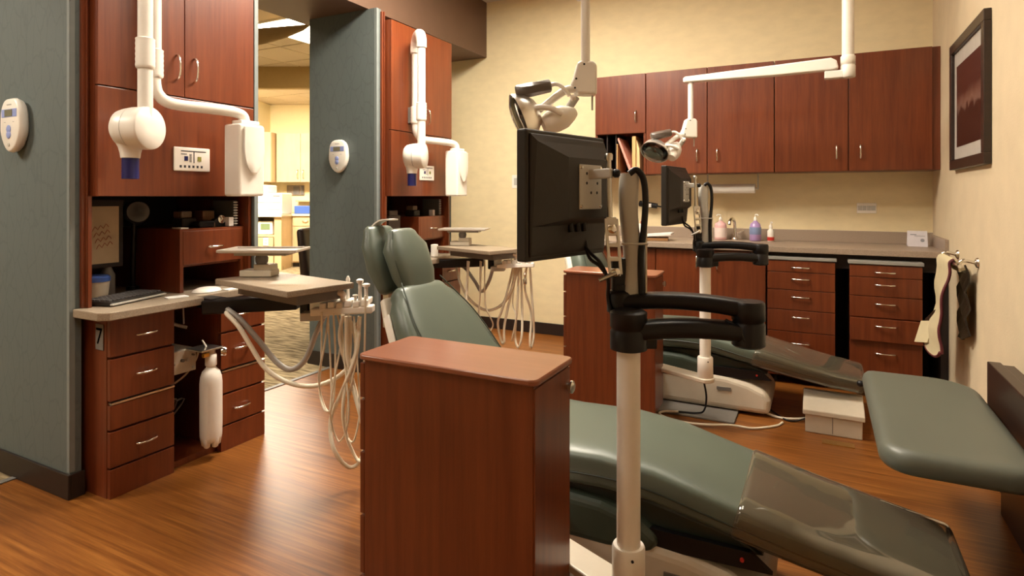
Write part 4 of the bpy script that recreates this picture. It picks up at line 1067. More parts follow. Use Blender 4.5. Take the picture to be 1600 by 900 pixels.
# ================================================================== MONITOR STANDS
PP = V((-0.43, 1.48, 0)); EE = V((-0.16, 1.60, 0)); QQ = V((-0.475, 1.56, 0))
ms = thing('monitor_stand', (PP.x, PP.y, 0.27), 'white pole with black folding arms in the foreground, right of the cart', 'monitor stand', 'monitor stands')
MB().cyl(Z(PP, 0.293), Z(PP, 0.99), 0.0295, n=32).build('pole', WHITE, ms)
MB().lathe(Z(PP, 0), [(0.038, 0.290), (0.041, 0.294), (0.041, 0.398), (0.038, 0.404), (0.031, 0.404)], 32).build('socket', WHITE, ms)
MB().cyl(Z(PP, 0.385) + V((0.02, -0.036, 0)), Z(PP, 0.385) + V((0.0215, -0.0385, 0)), 0.0035, n=10).build('set_screw', BLACK, ms)
MB().lathe(Z(PP, 0), [(0.034, 0.892), (0.046, 0.896), (0.046, 0.940), (0.043, 0.944), (0.043, 0.948), (0.046, 0.952), (0.046, 0.988), (0.040, 0.992)], 32).build('clamp', BLACK, ms)
MB().obox(Z(PP, 0.925) + V((0.035, 0.045, 0)), (0.89, 0.456, 0), (-0.456, 0.89, 0), (0, 0, 1), 0.02, 0.03, 0.03).build('clamp_block', BLACK, ms, bevel=0.004)
def arm(mb, a, b_, z0, z1, sag0, w0, w1):
    d = (b_ - a); L = d.length; u = d.normalized(); p = V((-u.y, u.x, 0))
    rings = []
    for i in range(13):
        s_ = i / 12
        c = a + u * (L * s_); hgt = 4 * s_ * (1 - s_) * sag0
        ww = w0 + (w1 - w0) * s_
        zlo, zhi = z0 + hgt * 1.15, z1 + hgt
        zc, hh = (zlo + zhi) / 2, (zhi - zlo) / 2
        rg = []
        for k in range(16):
            an = 2 * PI * k / 16; cx, sx = math.cos(an), math.sin(an)
            rg.append(c + p * (math.copysign(abs(cx) ** 0.55, cx) * ww) + V((0, 0, zc + math.copysign(abs(sx) ** 0.55, sx) * hh)))
        rings.append(rg)
    mb.rings(rings)
    return mb
arm(MB(), PP, EE, 0.915, 0.962, 0.010, 0.036, 0.032).build('lower_arm', BLACK, ms)
arm(MB(), QQ, EE, 0.975, 1.018, 0.012, 0.034, 0.032).build('upper_arm', BLACK, ms)
MB().lathe(Z(EE, 0), [(0.034, 0.905), (0.040, 0.910), (0.040, 0.962), (0.037, 0.965), (0.037, 0.969), (0.040, 0.972), (0.040, 1.012), (0.036, 1.018)], 32).build('elbow', BLACK, ms)
MB().lathe(Z(QQ, 0), [(0.030, 0.968), (0.036, 0.972), (0.036, 1.020), (0.032, 1.026), (0.022, 1.030), (0.022, 1.045)], 28).build('swivel', BLACK, ms)
# tall tilting column with a cream cover
CR = V((C_, S_, 0)); CFw = V((-S_, C_, 0))
colc = QQ + CR * 0.030
rings = []
for i in range(15):
    s_ = i / 14
    z = 1.01 + 0.33 * s_
    wd = 0.026 - 0.004 * math.sin(PI * s_) + (0 if s_ < 0.9 else -0.03 * (s_ - 0.9) ** 1.0)
    off = -0.006 * s_ + 0.005 * math.sin(2 * PI * s_)
    rings.append([colc + CR * (off + math.copysign(abs(math.cos(2 * PI * k / 20)) ** 0.5, math.cos(2 * PI * k / 20)) * wd) + CFw * (math.copysign(abs(math.sin(2 * PI * k / 20)) ** 0.5, math.sin(2 * PI * k / 20)) * 0.030) + V((0, 0, z)) for k in range(20)])
MB().rings(rings).build('column', PALEG, ms)
MB().obox(Z(QQ, 1.07) - CR * 0.004, CR, CFw, (0, 0, 1), 0.020, 0.016, 0.045).build('column_foot', BLACK, ms, bevel=0.006)
P = [colc + CR * (-0.012) - CFw * 0.028 + V((0, 0, 1.338)), colc + CR * 0.006 - CFw * 0.03 + V((0, 0, 1.348)), colc + CR * 0.024 - CFw * 0.03 + V((0, 0, 1.325)), colc + CR * 0.030 - CFw * 0.03 + V((0, 0, 1.27)), colc + CR * 0.026 - CFw * 0.03 + V((0, 0, 1.20)), colc + CR * 0.018 - CFw * 0.03 + V((0, 0, 1.12)), colc + CR * 0.020 - CFw * 0.03 + V((0, 0, 1.01))]
MB().tube(P, 0.0085, 10, 6).build('cable', BLACK, ms)
MB().obox(colc + CR * 0.032 + V((0, 0, 1.11)) - CFw * 0.02, CR, CFw, (0, 0, 1), 0.002, 0.012, 0.10).build('cover_edge', CREAMP, ms)
mb = MB(); mb.tube([colc + CR * (-0.035) - CFw * 0.04 + V((0, 0, 1.155)), colc - CFw * 0.045 + V((0, 0, 1.155)), colc + CR * 0.034 - CFw * 0.038 + V((0, 0, 1.155))], 0.003, 6, 4); mb.build('cable_tie', PALEG, ms)
# rod, perforated link and lever
rodp = QQ - CR * 0.036 - CFw * 0.052
MB().tube([rodp + V((0, 0, 1.205)), rodp - CR * 0.004 + V((0, 0, 1.385))], 0.0065, 12).build('rod', STEEL, ms)
MB().lathe(rodp - CR * 0.004 + V((0, 0, 1.372)), [(0.010, 0), (0.011, 0.003), (0.011, 0.014), (0.008, 0.018)], 18).build('rod_knob', STEEL, ms)
lk = MB()
lp0, lp1 = rodp + V((0, 0, 1.225)), rodp + CR * 0.012 + V((0, 0, 1.075))
lu = (lp1 - lp0).normalized(); lp = CR
lc0 = (lp0 + lp1) / 2 - CFw * 0.012
def ring2(c, rx, rz, n=20): return [(c + lp * (rx * math.cos(2 * PI * k / n)) + V((0, 0, rz * math.sin(2 * PI * k / n)))) for k in range(n)]
# plate built as rails and bridges around the slots
for s_ in (-1, 1):
    lk.obox(lc0 + lp * (0.014 * s_), lp, CFw, lu, 0.004, 0.004, 0.072)
for q in (-0.066, -0.034, -0.004, 0.032, 0.066):
    lk.obox(lc0 + lu * q, lp, CFw, lu, 0.013, 0.004, 0.010 if abs(q) > 0.05 else 0.006)
lk.build('link_plate', STEEL, ms, bevel=0.002)
for q in (-0.045, 0.066):
    MB().lathe(lc0 + lu * q - CFw * 0.004, [(0.011, 0), (0.011, 0.004), (0.006, 0.007)], 18, -CFw).build('bolt', CHROME, ms)
MB().tube([lc0 + lu * 0.066 - CFw * 0.012, lc0 + lu * 0.085 - CFw * 0.014 - CR * 0.045], [0.006, 0.0045], 10).build('lever', STEEL, ms)
# cables running down from the monitor
for q in range(2):
    P = [(-0.575 + 0.01 * q, 1.53, 1.165), (-0.55, 1.525, 1.13 - 0.015 * q), (-0.515, 1.51, 1.105 - 0.01 * q), (-0.495, 1.515, 1.06), (-0.50, 1.53, 1.01), (-0.48, 1.515, 0.975 - 0.01 * q), (-0.43, 1.52, 0.966 - 0.012 * q)]
    MB().tube(P, 0.005, 8, 5).build('monitor_cable', BLACK, ms)
MB().tube([EE + V((-0.05, -0.028, 0.972)), EE + V((-0.02, -0.036, 0.955)), EE + V((-0.005, -0.036, 0.925)), EE + V((0, -0.025, 0.912))], 0.004, 8, 5).build('elbow_cable', BLACK, ms)
dup(ms, (-0.13, 1.92, 0), 'white pole with black folding arms in the far bay, in front of the sink cabinet')

# monitor
md = V((0.232, 0.972, 0)).normalized(); mn = V((0.972, -0.232, 0)).normalized()
mc = V((-0.600, 1.466, 1.281))
mo_ = thing('monitor', (mc.x, mc.y, 1.12), 'black computer monitor seen from behind in the foreground', 'monitor', 'bay monitors')
MB().obox(mc, md, mn, Zv, 0.175, 0.016, 0.161).build('bezel', BLACKM, mo_, bevel=0.006, seg=3)
hump = MB()
def mp_(a, b_, c_): return mc + md * a + mn * b_ + Zv * c_
hump.rings([[mp_(sx * 0.165, 0.016, sz) for sx, sz in ((-1, -0.151), (1, -0.151), (1, 0.151), (-1, 0.151))], [mp_(sx * 0.163, 0.022, sz) for sx, sz in ((-1, -0.149), (1, -0.149), (1, 0.149), (-1, 0.149))], [mp_(x_, 0.030, z_) for x_, z_ in ((-0.150, -0.075), (0.160, -0.075), (0.160, 0.132), (-0.150, 0.132))], [mp_(x_, 0.053, z_) for x_, z_ in ((-0.052, -0.060), (0.152, -0.060), (0.152, 0.096), (-0.052, 0.096))]], smooth=False)
hump.build('back_shell', BLACKM, mo_, bevel=0.003)
MB().obox(mp_(0, -0.0165, 0.0), md, mn, Zv, 0.155, 0.0008, 0.135).build('screen', plain('dark_screen', (0.008, 0.008, 0.009), 0.15), mo_)
vp = MB().obox(mp_(0.045, 0.054, 0.022), md, mn, Zv, 0.052, 0.0022, 0.058).build('vesa_plate', PALEG, mo_, bevel=0.002)
for a in (-1, 1):
    for c_ in (-1, 1):
        MB().lathe(mp_(0.045 + a * 0.045, 0.0562, 0.022 + c_ * 0.05), [(0.005, 0), (0.004, 0.003)], 10, mn).build('screw', CHROME, vp)
for a, c_ in ((-0.02, 0.01), (0.03, 0.01), (0.0, -0.015), (0.028, -0.015), (-0.02, 0.035)):
    MB().lathe(mp_(0.045 + a, 0.0560, 0.022 + c_), [(0.004, 0), (0.004, 0.0006)], 10, mn).build('plate_hole', BLACK, vp)
bq = rodp - CR * 0.003 + V((0, 0, 1.338))
bp0 = mp_(0.045, 0.055, 0.055)
bd = (bq - bp0); 
MB().obox((bq + bp0) / 2 + V((0, 0, 0.0)), bd, bd.cross(Zv), Zv, bd.length / 2 + 0.008, 0.011, 0.013).build('bracket', PALEG, mo_, bevel=0.004)
MB().lathe(bq + CR * 0.01, [(0.007, 0), (0.011, 0.004), (0.011, 0.014), (0.007, 0.018)], 14, CR).build('bracket_knob', BLACK, mo_)
for a in (-0.03, 0.0, 0.03):
    MB().cyl(mp_(0.02 + a, 0.028, -0.065), mp_(0.02 + a, 0.032, -0.095), 0.007, n=10).build('plug', BLACK, mo_)
dup(mo_, (-0.125, 1.92, 0), 'black computer monitor on the far pole, beside the wall cabinets', R(8))

# ================================================================== OPERATORY LIGHTS
ol = thing('operatory_light', (-0.80, 2.175, 1.50), 'white ceiling-hung operatory light above the foreground monitor', 'operatory light', 'operatory lights')
LP = V((-0.80, 2.175, 0)); PX = V((0.115, 2.175, 0))
MB().cyl(Z(PX, 2.02), Z(PX, ZC), 0.033, n=24).build('ceiling_post', WHITE, ol)
MB().lathe(Z(PX, 0), [(0.036, 1.985), (0.040, 1.99), (0.040, 2.055), (0.038, 2.057), (0.038, 2.061), (0.040, 2.063), (0.040, 2.11), (0.036, 2.115)], 28).build('post_collar', WHITE, ol)
MB().box(PX.x - 0.125, PX.x - 0.02, PX.y - 0.028, PX.y + 0.028, 1.985, 2.03).build('arm_bracket', WHITE, ol, bevel=0.005)
prof = [(LP.x - 0.045, 2.035), (LP.x - 0.045, 2.065), (LP.x - 0.03, 2.072), (PX.x - 0.09, 2.108), (PX.x - 0.06, 2.09), (PX.x - 0.05, 2.045), (PX.x - 0.075, 2.035), (-0.3, 2.03)]
MB().prism(prof, lambda p: (p[0], PX.y - 0.03, p[1]), lambda p: (p[0], PX.y + 0.03, p[1])).build('arm', WHITE, ol, bevel=0.008, seg=3)
MB().cyl(Z(LP, 1.785), Z(LP, 2.04), 0.0175, n=20).build('drop_tube', WHITE, ol)
CL = -CR
lc = LP + V((-0.01, 0.015, 0))
prof = [(-0.045, 1.665), (0.03, 1.668), (0.058, 1.70), (0.045, 1.73), (0.03, 1.785), (0.02, 1.795), (-0.03, 1.795), (-0.045, 1.78)]
MB().prism(prof, lambda p: lc + CL * p[0] - CFw * 0.035 + V((0, 0, p[1])), lambda p: lc + CL * p[0] + CFw * 0.035 + V((0, 0, p[1]))).build('housing', WHITE, ol, bevel=0.010, seg=3)
for a, z in ((0.005, 1.78), (0.035, 1.725), (0.04, 1.69)):
    MB().lathe(lc + CL * a - CFw * 0.035 + V((0, 0, z)), [(0.004, 0), (0.004, 0.001)], 10, -CFw).build('screw', BLACK, ol)
MB().cyl(lc - CL * 0.03 + V((0, 0, 1.61)), lc - CL * 0.03 + V((0, 0, 1.668)), 0.004, n=8).build('switch_rod', PALEG, ol)
def LPt(a, f_, z): return lc + CL * a + CFw * f_ + V((0, 0, z))
MB().tube([LPt(0.04, -0.02, 1.69), LPt(0.08, -0.02, 1.68), LPt(0.14, -0.02, 1.635), LPt(0.19, -0.02, 1.595)], [0.016, 0.014], 12, 5).build('yoke_arm', WHITE, ol)
MB().tube([LPt(0.03, 0.02, 1.665), LPt(0.06, 0.02, 1.62), LPt(0.10, 0.02, 1.57)], 0.016, 12, 4).build('yoke_brace', PALEG, ol)
MB().tube([LPt(0.04, -0.035, 1.655), LPt(0.055, -0.038, 1.65)], 0.011, 12).build('yoke_knob', WHITE, ol)
# handle with grip
MB().tube([LPt(0.06, -0.03, 1.66), LPt(0.085, -0.035, 1.69), LPt(0.11, -0.03, 1.705), LPt(0.135, -0.03, 1.70)], 0.008, 10, 5).build('handle_stem', WHITE, ol)
hb = MB(); hA_, hB_ = LPt(0.13, -0.03, 1.700), LPt(0.265, -0.03, 1.672)
P = [hA_ + (hB_ - hA_) * q for q in (0, 0.04, 0.5, 0.96, 1)]; rr = [0.018, 0.025, 0.027, 0.027, 0.020]
hb.tube(P, rr, 6); hb.build('handle_grip', plain('grip_brown', (0.11, 0.085, 0.07), 0.35), ol)
# bulb housing and dish; the far lamp's dish is tipped further down
HEAD = []
def lamp_head(ol, ax):
    bc_ = LPt(0.105, 0.0, 1.575)
    MB().lathe(bc_ - ax * 0.06, [(0.015, -0.02), (0.03, 0.0), (0.045, 0.03), (0.048, 0.07), (0.04, 0.10), (0.03, 0.12)], 24, ax).build('lamp_body', WHITE, ol)
    MB().tube([LPt(0.09, -0.055, 1.59), LPt(0.14, -0.06, 1.61), LPt(0.20, -0.05, 1.61), LPt(0.235, -0.02, 1.595)], 0.011, 12, 6).build('yoke_bow', WHITE, ol)
    MB().tube([LPt(0.10, 0.055, 1.56), LPt(0.15, 0.06, 1.58), LPt(0.20, 0.05, 1.59), LPt(0.235, 0.02, 1.59)], 0.011, 12, 6).build('yoke_bow', WHITE, ol)
    rc_ = LPt(0.225, 0.0, 1.59)
    MB().lathe(rc_, [(0.02, -0.055), (0.05, -0.045), (0.082, -0.015), (0.095, 0.02), (0.097, 0.03), (0.090, 0.028), (0.075, -0.008), (0.045, -0.035), (0.01, -0.045)], 36, ax).build('reflector', REFL, ol)
    MB().lathe(rc_ + ax * 0.02, [(0.092, 0.0), (0.09, 0.012), (0.06, 0.026), (0.01, 0.032)], 36, ax).build('front_shield', SHIELD, ol)
    MB().lathe(rc_ - ax * 0.02, [(0.012, 0), (0.016, 0.01), (0.016, 0.035), (0.006, 0.045)], 14, ax).build('bulb_cap', GREYM, ol)
ol2 = dup(ol, (0.03, 1.93, 0), 'white ceiling-hung operatory light with a long arm in front of the wall cabinets')
lamp_head(ol, (CL * 0.86 - CFw * 0.12 + V((0, 0, -0.36))).normalized())
ORG[ol2.name] = ORG[ol.name]
lamp_head(ol2, (CL * 0.42 - CFw * 0.50 + V((0, 0, -0.72))).normalized())

# ================================================================== NORTH WALL
YU, ZU0, ZU1 = 4.77, 1.452, 2.262
def wall_cab(x0, x1, doors, label, zb=ZU0):
    t = thing('wall_cabinet', ((x0 + x1) / 2, YN - 0.16, ZU0), label, 'cabinet', 'cherry wall cabinets')
    MB().box(x0, x1, YU + 0.02, YN - 0.001, zb, ZU1).build('body', CHERRY, t)
    for a, b_, hx, hz in doors:
        d = MB().box(a + 0.0015, b_ - 0.0015, YU, YU + 0.02, zb + 0.002, ZU1).build('door', CHERRY, t, bevel=0.002)
        MB().handle((hx, YU, hz), (0, 0, 1), (0, -1, 0), 0.095, 0.026, 0.0055).build('handle', CHROME, d)
    return t
wc = wall_cab(-1.67, -1.247, [(-1.67, -1.247, -1.325, 1.92)], 'short cherry wall cabinet above the open cubby of folders', 1.785)
# open cubby below it
mb = MB(); mb.box(-1.67, -1.652, YU + 0.01, YN - 0.001, 1.47, 1.785); mb.box(-1.265, -1.247, YU + 0.01, YN - 0.001, 1.47, 1.785); mb.box(-1.67, -1.247, YU + 0.01, YN - 0.001, ZU0, 1.47)
mb.build('cubby', CHERRY, wc)
MB().box(-1.652, -1.265, YN - 0.02, YN - 0.002, 1.47, 1.785).build('cubby_back', INTERIOR, wc)
for x in (-1.575, -1.50):
    MB().box(x - 0.004, x + 0.004, YU + 0.03, YN - 0.02, 1.47, 1.785).build('divider', INTERIOR, wc)
wall_cab(-1.243, -0.302, [(-1.243, -0.773, -0.845, 1.592), (-0.770, -0.302, -0.697, 1.592)], 'cherry double wall cabinet above the paper towel roll')
wall_cab(-0.298, XE - 0.001, [(-0.298, 0.170, 0.098, 1.584), (0.173, 0.653, 0.243, 1.584)], 'cherry double wall cabinet in the corner beside the framed picture')
# folders in the cubby
def folder(pts, y0, y1, mat, label, nm='file_folder'):
    return one(MB().prism(pts, lambda p: (p[0], y0, p[1]), lambda p: (p[0], y1, p[1])), nm, mat, label, 'folder', 'folders in the cubby', bevel=0.0015)
folder([(-1.495, 1.472), (-1.487, 1.472), (-1.487, 1.70), (-1.495, 1.71)], 4.80, 5.05, MANILA, 'upright manila folder at the left of the cubby')
folder([(-1.385, 1.472), (-1.372, 1.472), (-1.372, 1.50), (-1.475, 1.755), (-1.486, 1.755), (-1.486, 1.74)], 4.80, 5.05, PINK, 'pink folder leaning across the cubby')
folder([(-1.365, 1.472), (-1.335, 1.472), (-1.335, 1.765), (-1.365, 1.765)], 4.80, 5.05, MANILA, 'thick manila folder standing right of the pink one')
folder([(-1.328, 1.472), (-1.300, 1.472), (-1.305, 1.66), (-1.328, 1.735)], 4.80, 5.05, plain('pale_manila', (0.74, 0.50, 0.25), 0.7), 'pale folder at the right end of the cubby')

# base cabinets, counter
YB = 4.50
t = thing('sink_cabinet', (-0.72, 4.8, 0), 'cherry two-door sink cabinet on the back wall behind the far pole', 'cabinet')
MB().box(-1.098, -0.338, YB + 0.02, YN - 0.001, 0.09, 0.895).build('body', CHERRY, t)
MB().box(-1.098, -0.338, YB + 0.07, YB + 0.09, 0.0, 0.09).build('toe_kick', BASEB, t)
for a, b_, hx in ((-1.097, -0.760, -0.800), (-0.757, -0.339, -0.660)):
    d = MB().box(a, b_, YB, YB + 0.02, 0.095, 0.885).build('door', CHERRY, t, bevel=0.002)
    MB().handle((hx, YB, 0.80), (0, 0, 1), (0, -1, 0), 0.095, 0.026, 0.0055).build('handle', CHROME, d)
t = thing('drawer_cabinet', (-1.4, 4.8, 0), 'cherry drawer cabinet on the back wall, left of the sink cabinet', 'cabinet')
MB().box(-1.67, -1.102, YB + 0.02, YN - 0.001, 0.09, 0.895).build('body', CHERRY, t)
MB().box(-1.67, -1.102, YB + 0.07, YB + 0.09, 0.0, 0.09).build('toe_kick', BASEB, t)
for a, b_ in ((0.72, 0.885), (0.52, 0.71), (0.31, 0.51), (0.095, 0.30)):
    d = MB().box(-1.669, -1.103, YB, YB + 0.02, a, b_).build('drawer', CHERRY, t, bevel=0.002)
    MB().handle((-1.385, YB, (a + b_) / 2), (1, 0, 0), (0, -1, 0), 0.10, 0.026, 0.005).build('handle', CHROME, d)
# kneehole: dark back and end panels
t = thing('kneehole_panels', (0.18, 4.9, 0), 'dark panels of the open kneehole around the two drawer pedestals', 'panel')
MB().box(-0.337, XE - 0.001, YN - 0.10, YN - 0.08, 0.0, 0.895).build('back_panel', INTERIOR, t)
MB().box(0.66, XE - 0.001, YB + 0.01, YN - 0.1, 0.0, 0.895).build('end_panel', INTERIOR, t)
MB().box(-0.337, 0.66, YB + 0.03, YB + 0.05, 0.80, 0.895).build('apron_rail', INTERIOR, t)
ctp = thing('countertop', (-0.48, 4.78, 0.895), 'long grey-brown countertop with a backsplash along the back wall', 'countertop')
MB().box(-1.68, XE - 0.001, 4.465, YN - 0.001, 0.897, 0.935).build('top', LAMI_GREY, ctp, bevel=0.003)
MB().box(-1.68, XE - 0.001, YN - 0.02, YN - 0.001, 0.935, 1.022).build('backsplash', LAMI_GREY, ctp, bevel=0.002)
MB().box(XE - 0.02, XE - 0.001, 4.50, YN - 0.02, 0.935, 1.01).build('side_splash', LAMI_GREY, ctp, bevel=0.002)
# the two drawer pedestals
def pedestal(x0, x1, y0, label, pulled):
    t = thing('drawer_pedestal', ((x0 + x1) / 2, y0 + 0.26, 0), label, 'drawer pedestal', 'mobile drawer pedestals')
    MB().box(x0 + 0.004, x1 - 0.004, y0 + 0.02, y0 + 0.50, 0.06, 0.845).build('body', CHERRY, t)
    MB().box(x0 - 0.008, x1 + 0.008, y0 - 0.008, y0 + 0.51, 0.847, 0.868).build('top', STEEL if False else plain('grey_edge', (0.30, 0.29, 0.27), 0.35), t, bevel=0.003)
    zz = [0.10, 0.365, 0.51, 0.645, 0.765, 0.843] if pulled else [0.10, 0.365, 0.51, 0.645, 0.765, 0.843]
    for i, (a, b_) in enumerate(zip(zz[:-1], zz[1:])):
        yo = -0.025 if (pulled and i == 1) else 0.0
        d = MB().box(x0, x1, y0 + yo, y0 + 0.02 + yo, a + 0.002, b_ - 0.002).build('drawer', CHERRY, t, bevel=0.002)
        MB().handle(((x0 + x1) / 2 - 0.0, y0 + yo, b_ - 0.045 if i else 0.29), (1, 0, 0), (0, -1, 0), 0.11, 0.026, 0.005).build('handle', CHROME, d)
    for sx in (x0 + 0.05, x1 - 0.05):
        for sy in (y0 + 0.07, y0 + 0.44):
            MB().lathe((sx - 0.012, sy, 0.029), [(0.014, 0), (0.028, 0.004), (0.028, 0.02), (0.014, 0.024)], 16, (1, 0, 0)).build('caster', BLACK, t)
    return t
pedestal(-0.325, 0.085, 4.47, 'cherry drawer pedestal left of the other one under the back counter', False)
pedestal(0.165, 0.555, 4.42, 'cherry drawer pedestal under the back counter nearest the east wall', True)

# ------------------------------------------------------------------ on the back counter
ZK = 0.935
def bottle(x, y, prof, mat, label, band=None, cap=None, nz=None, capm=None, grp='bottles on the back counter'):
    t = thing('pump_bottle' if nz else 'bottle', (x, y, ZK), label, 'bottle', grp)
    MB().lathe((x, y, ZK), prof, 22).build('body', mat, t)
    if band:
        MB().lathe((x, y, ZK), [(band[0] + 0.0008, band[1]), (band[0] + 0.0012, band[1] + 0.002), (band[0] + 0.0012, band[2] - 0.002), (band[0] + 0.0008, band[2])], 22).build('label_band', band[3], t)
    z = prof[-1][1]
    MB().lathe((x, y, ZK + z), [(0.012, 0), (0.013, 0.004), (0.012, 0.02), (0.006, 0.028)], 16).build('cap', capm or WHITE, t)
    if nz:
        mb = MB(); mb.cyl((x, y, ZK + z + 0.02), (x, y, ZK + z + 0.045), 0.004, n=10); mb.tube([(x, y, ZK + z + 0.045), (x + nz, y - 0.01, ZK + z + 0.047), (x + nz * 1.4, y - 0.014, ZK + z + 0.038)], 0.005, 8, 4)
        mb.build('pump', WHITE, t)
    return t
bottle(-0.70, 4.96, [(0.040, 0), (0.046, 0.006), (0.046, 0.11), (0.040, 0.13), (0.015, 0.145), (0.012, 0.15)], PINKL, 'pink soap pump bottle beside the faucet', (0.046, 0.02, 0.095, plain('pink_label', (0.75, 0.62, 0.58), 0.5)), nz=-0.02)
bottle(-0.445, 4.95, [(0.036, 0), (0.042, 0.006), (0.042, 0.10), (0.036, 0.13), (0.014, 0.15), (0.012, 0.155)], VIOL, 'violet and blue pump bottle on the back counter', (0.042, 0.05, 0.105, plain('blue_label', (0.20, 0.26, 0.44), 0.5)), nz=0.015)
bottle(-0.335, 4.93, [(0.020, 0), (0.024, 0.004), (0.024, 0.08), (0.012, 0.095), (0.008, 0.10)], WHITE, 'small white spray bottle with a red label on the back counter', (0.024, 0.008, 0.035, REDP), nz=0.008)
bottle(-1.31, 4.90, [(0.026, 0), (0.030, 0.004), (0.030, 0.10), (0.026, 0.115)], WHITE, 'white bottle with a red cap at the left of the back counter', None, capm=REDP)
fa = thing('faucet', (-0.60, 5.0, ZK), 'chrome gooseneck faucet between the pump bottles', 'faucet')
MB().lathe((-0.60, 5.0, ZK), [(0.022, 0), (0.022, 0.01), (0.014, 0.02)], 18).build('base', CHROME, fa)
MB().tube([(-0.60, 5.0, ZK + 0.01), (-0.60, 5.0, ZK + 0.12), (-0.605, 4.985, ZK + 0.155), (-0.615, 4.95, ZK + 0.165), (-0.625, 4.915, ZK + 0.15), (-0.628, 4.90, ZK + 0.125)], 0.012, 14, 6).build('spout', CHROME, fa)
MB().tube([(-0.575, 5.0, ZK + 0.05), (-0.535, 4.985, ZK + 0.075)], [0.009, 0.006], 10).build('lever', CHROME, fa)
sg = thing('card_sign', (0.60, 4.92, ZK), 'small white tent card on the back counter near the corner', 'sign')
MB().prism([(-0.03, 0), (0.03, 0), (0.014, 0.105), (0.008, 0.105)], lambda p: (0.53, 4.92 + p[0], ZK + p[1]), lambda p: (0.645, 4.92 + p[0], ZK + p[1])).build('card', plain('lilac_card', (0.66, 0.62, 0.66), 0.6), sg, bevel=0.001)
sl = V((0, 0.038, 0.105)).normalized()
def sgp(a, s_): return V((a, 4.89, ZK)) + sl * s_ + V((0, -0.0008, 0))
mb = MB()
mb.obox(sgp(0.565, 0.085), (1, 0, 0), sl, V((1, 0, 0)).cross(sl), 0.018, 0.003, 0.0006); mb.obox(sgp(0.60, 0.075), (1, 0, 0), sl, V((1, 0, 0)).cross(sl), 0.03, 0.0015, 0.0006)
mb.lathe(sgp(0.615, 0.045), [(0.012, 0), (0.012, 0.0008)], 16, V((1, 0, 0)).cross(sl))
mb.build('print', plain('grey_print', (0.25, 0.25, 0.28), 0.6), sg)
pp_ = thing('paper_stack', (-1.16, 4.66, ZK), 'stack of white papers over a brown folder on the back counter', 'papers')
MB().obox((-1.18, 4.68, ZK + 0.012), (1, 0.2, 0), (-0.2, 1, 0), (0, 0, 1), 0.13, 0.10, 0.010).build('folder', plain('brown_folder', (0.28, 0.14, 0.05), 0.6), pp_)
MB().obox((-1.16, 4.69, ZK + 0.042), (1, 0.1, 0.08), (-0.1, 1, 0), (-0.08, 0, 1), 0.14, 0.10, 0.007).build('papers', WHITEP, pp_)
wd = thing('wall_sprayer', (-1.27, 5.05, 1.17), 'black hand sprayer on a hook above the back counter', 'sprayer')
MB().tube([(-1.37, 5.06, 1.215), (-1.30, 5.05, 1.205), (-1.22, 5.05, 1.195)], [0.026, 0.022], 12, 4).build('body', BLACK, wd)
MB().box(-1.295, -1.265, 5.02, 5.04, 1.185, 1.215).build('label_plate', WHITE, wd, bevel=0.002)
MB().tube([(-1.225, 5.05, 1.195), (-1.19, 5.055, 1.19), (-1.165, 5.08, 1.192), (-1.165, 5.099, 1.195)], 0.006, 8, 5).build('nozzle', BLACK, wd)
MB().cyl((-1.32, 5.06, 1.205), (-1.32, 5.10, 1.205), 0.012, n=12).build('hook', STEEL, wd)
# paper towel roll under the cabinet
pt_ = thing('paper_towel_roll', (-0.60, 4.93, 1.29), 'white paper towel roll mounted under the wall cabinets', 'paper towel')
MB().cyl((-0.775, 4.94, 1.335), (-0.445, 4.94, 1.335), 0.036, n=28).build('roll', WHITEP, pt_)
MB().cyl((-0.80, 4.94, 1.335), (-0.42, 4.94, 1.335), 0.008, n=12).build('rod', STEEL, pt_)
for x in (-0.795, -0.425):
    mb = MB(); mb.box(x - 0.004, x + 0.004, 4.925, 4.955, 1.33, ZU0); mb.build('bracket', PALEG, pt_)
# wall plates
def plate(x, z, w_, h_, label, kind, holes):
    t = thing(kind, (x, YN, z - h_ / 2), label, 'outlet' if kind == 'power_outlet' else 'switch')
    MB().box(x - w_ / 2, x + w_ / 2, YN - 0.006, YN - 0.0002, z - h_ / 2, z + h_ / 2).build('plate', WHITE, t, bevel=0.003)
    for dx, dz, a, b_, mt in holes:
        MB().box(x + dx - a, x + dx + a, YN - 0.0085, YN - 0.005, z + dz - b_, z + dz + b_).build('socket' if kind == 'power_outlet' else 'rocker', mt, t, bevel=0.001)
plate(0.299, 1.19, 0.125, 0.075, 'white four-way outlet plate on the yellow wall above the back counter', 'power_outlet', [(-0.042, 0, 0.014, 0.017, PALEG), (-0.014, 0, 0.012, 0.017, PALEG), (0.014, 0, 0.012, 0.017, PALEG), (0.042, 0, 0.014, 0.017, PALEG)])
plate(-2.575, 1.415, 0.08, 0.125, 'white light switch on the yellow wall left of the monitor', 'light_switch', [(0, 0, 0.017, 0.034, PALEG)])

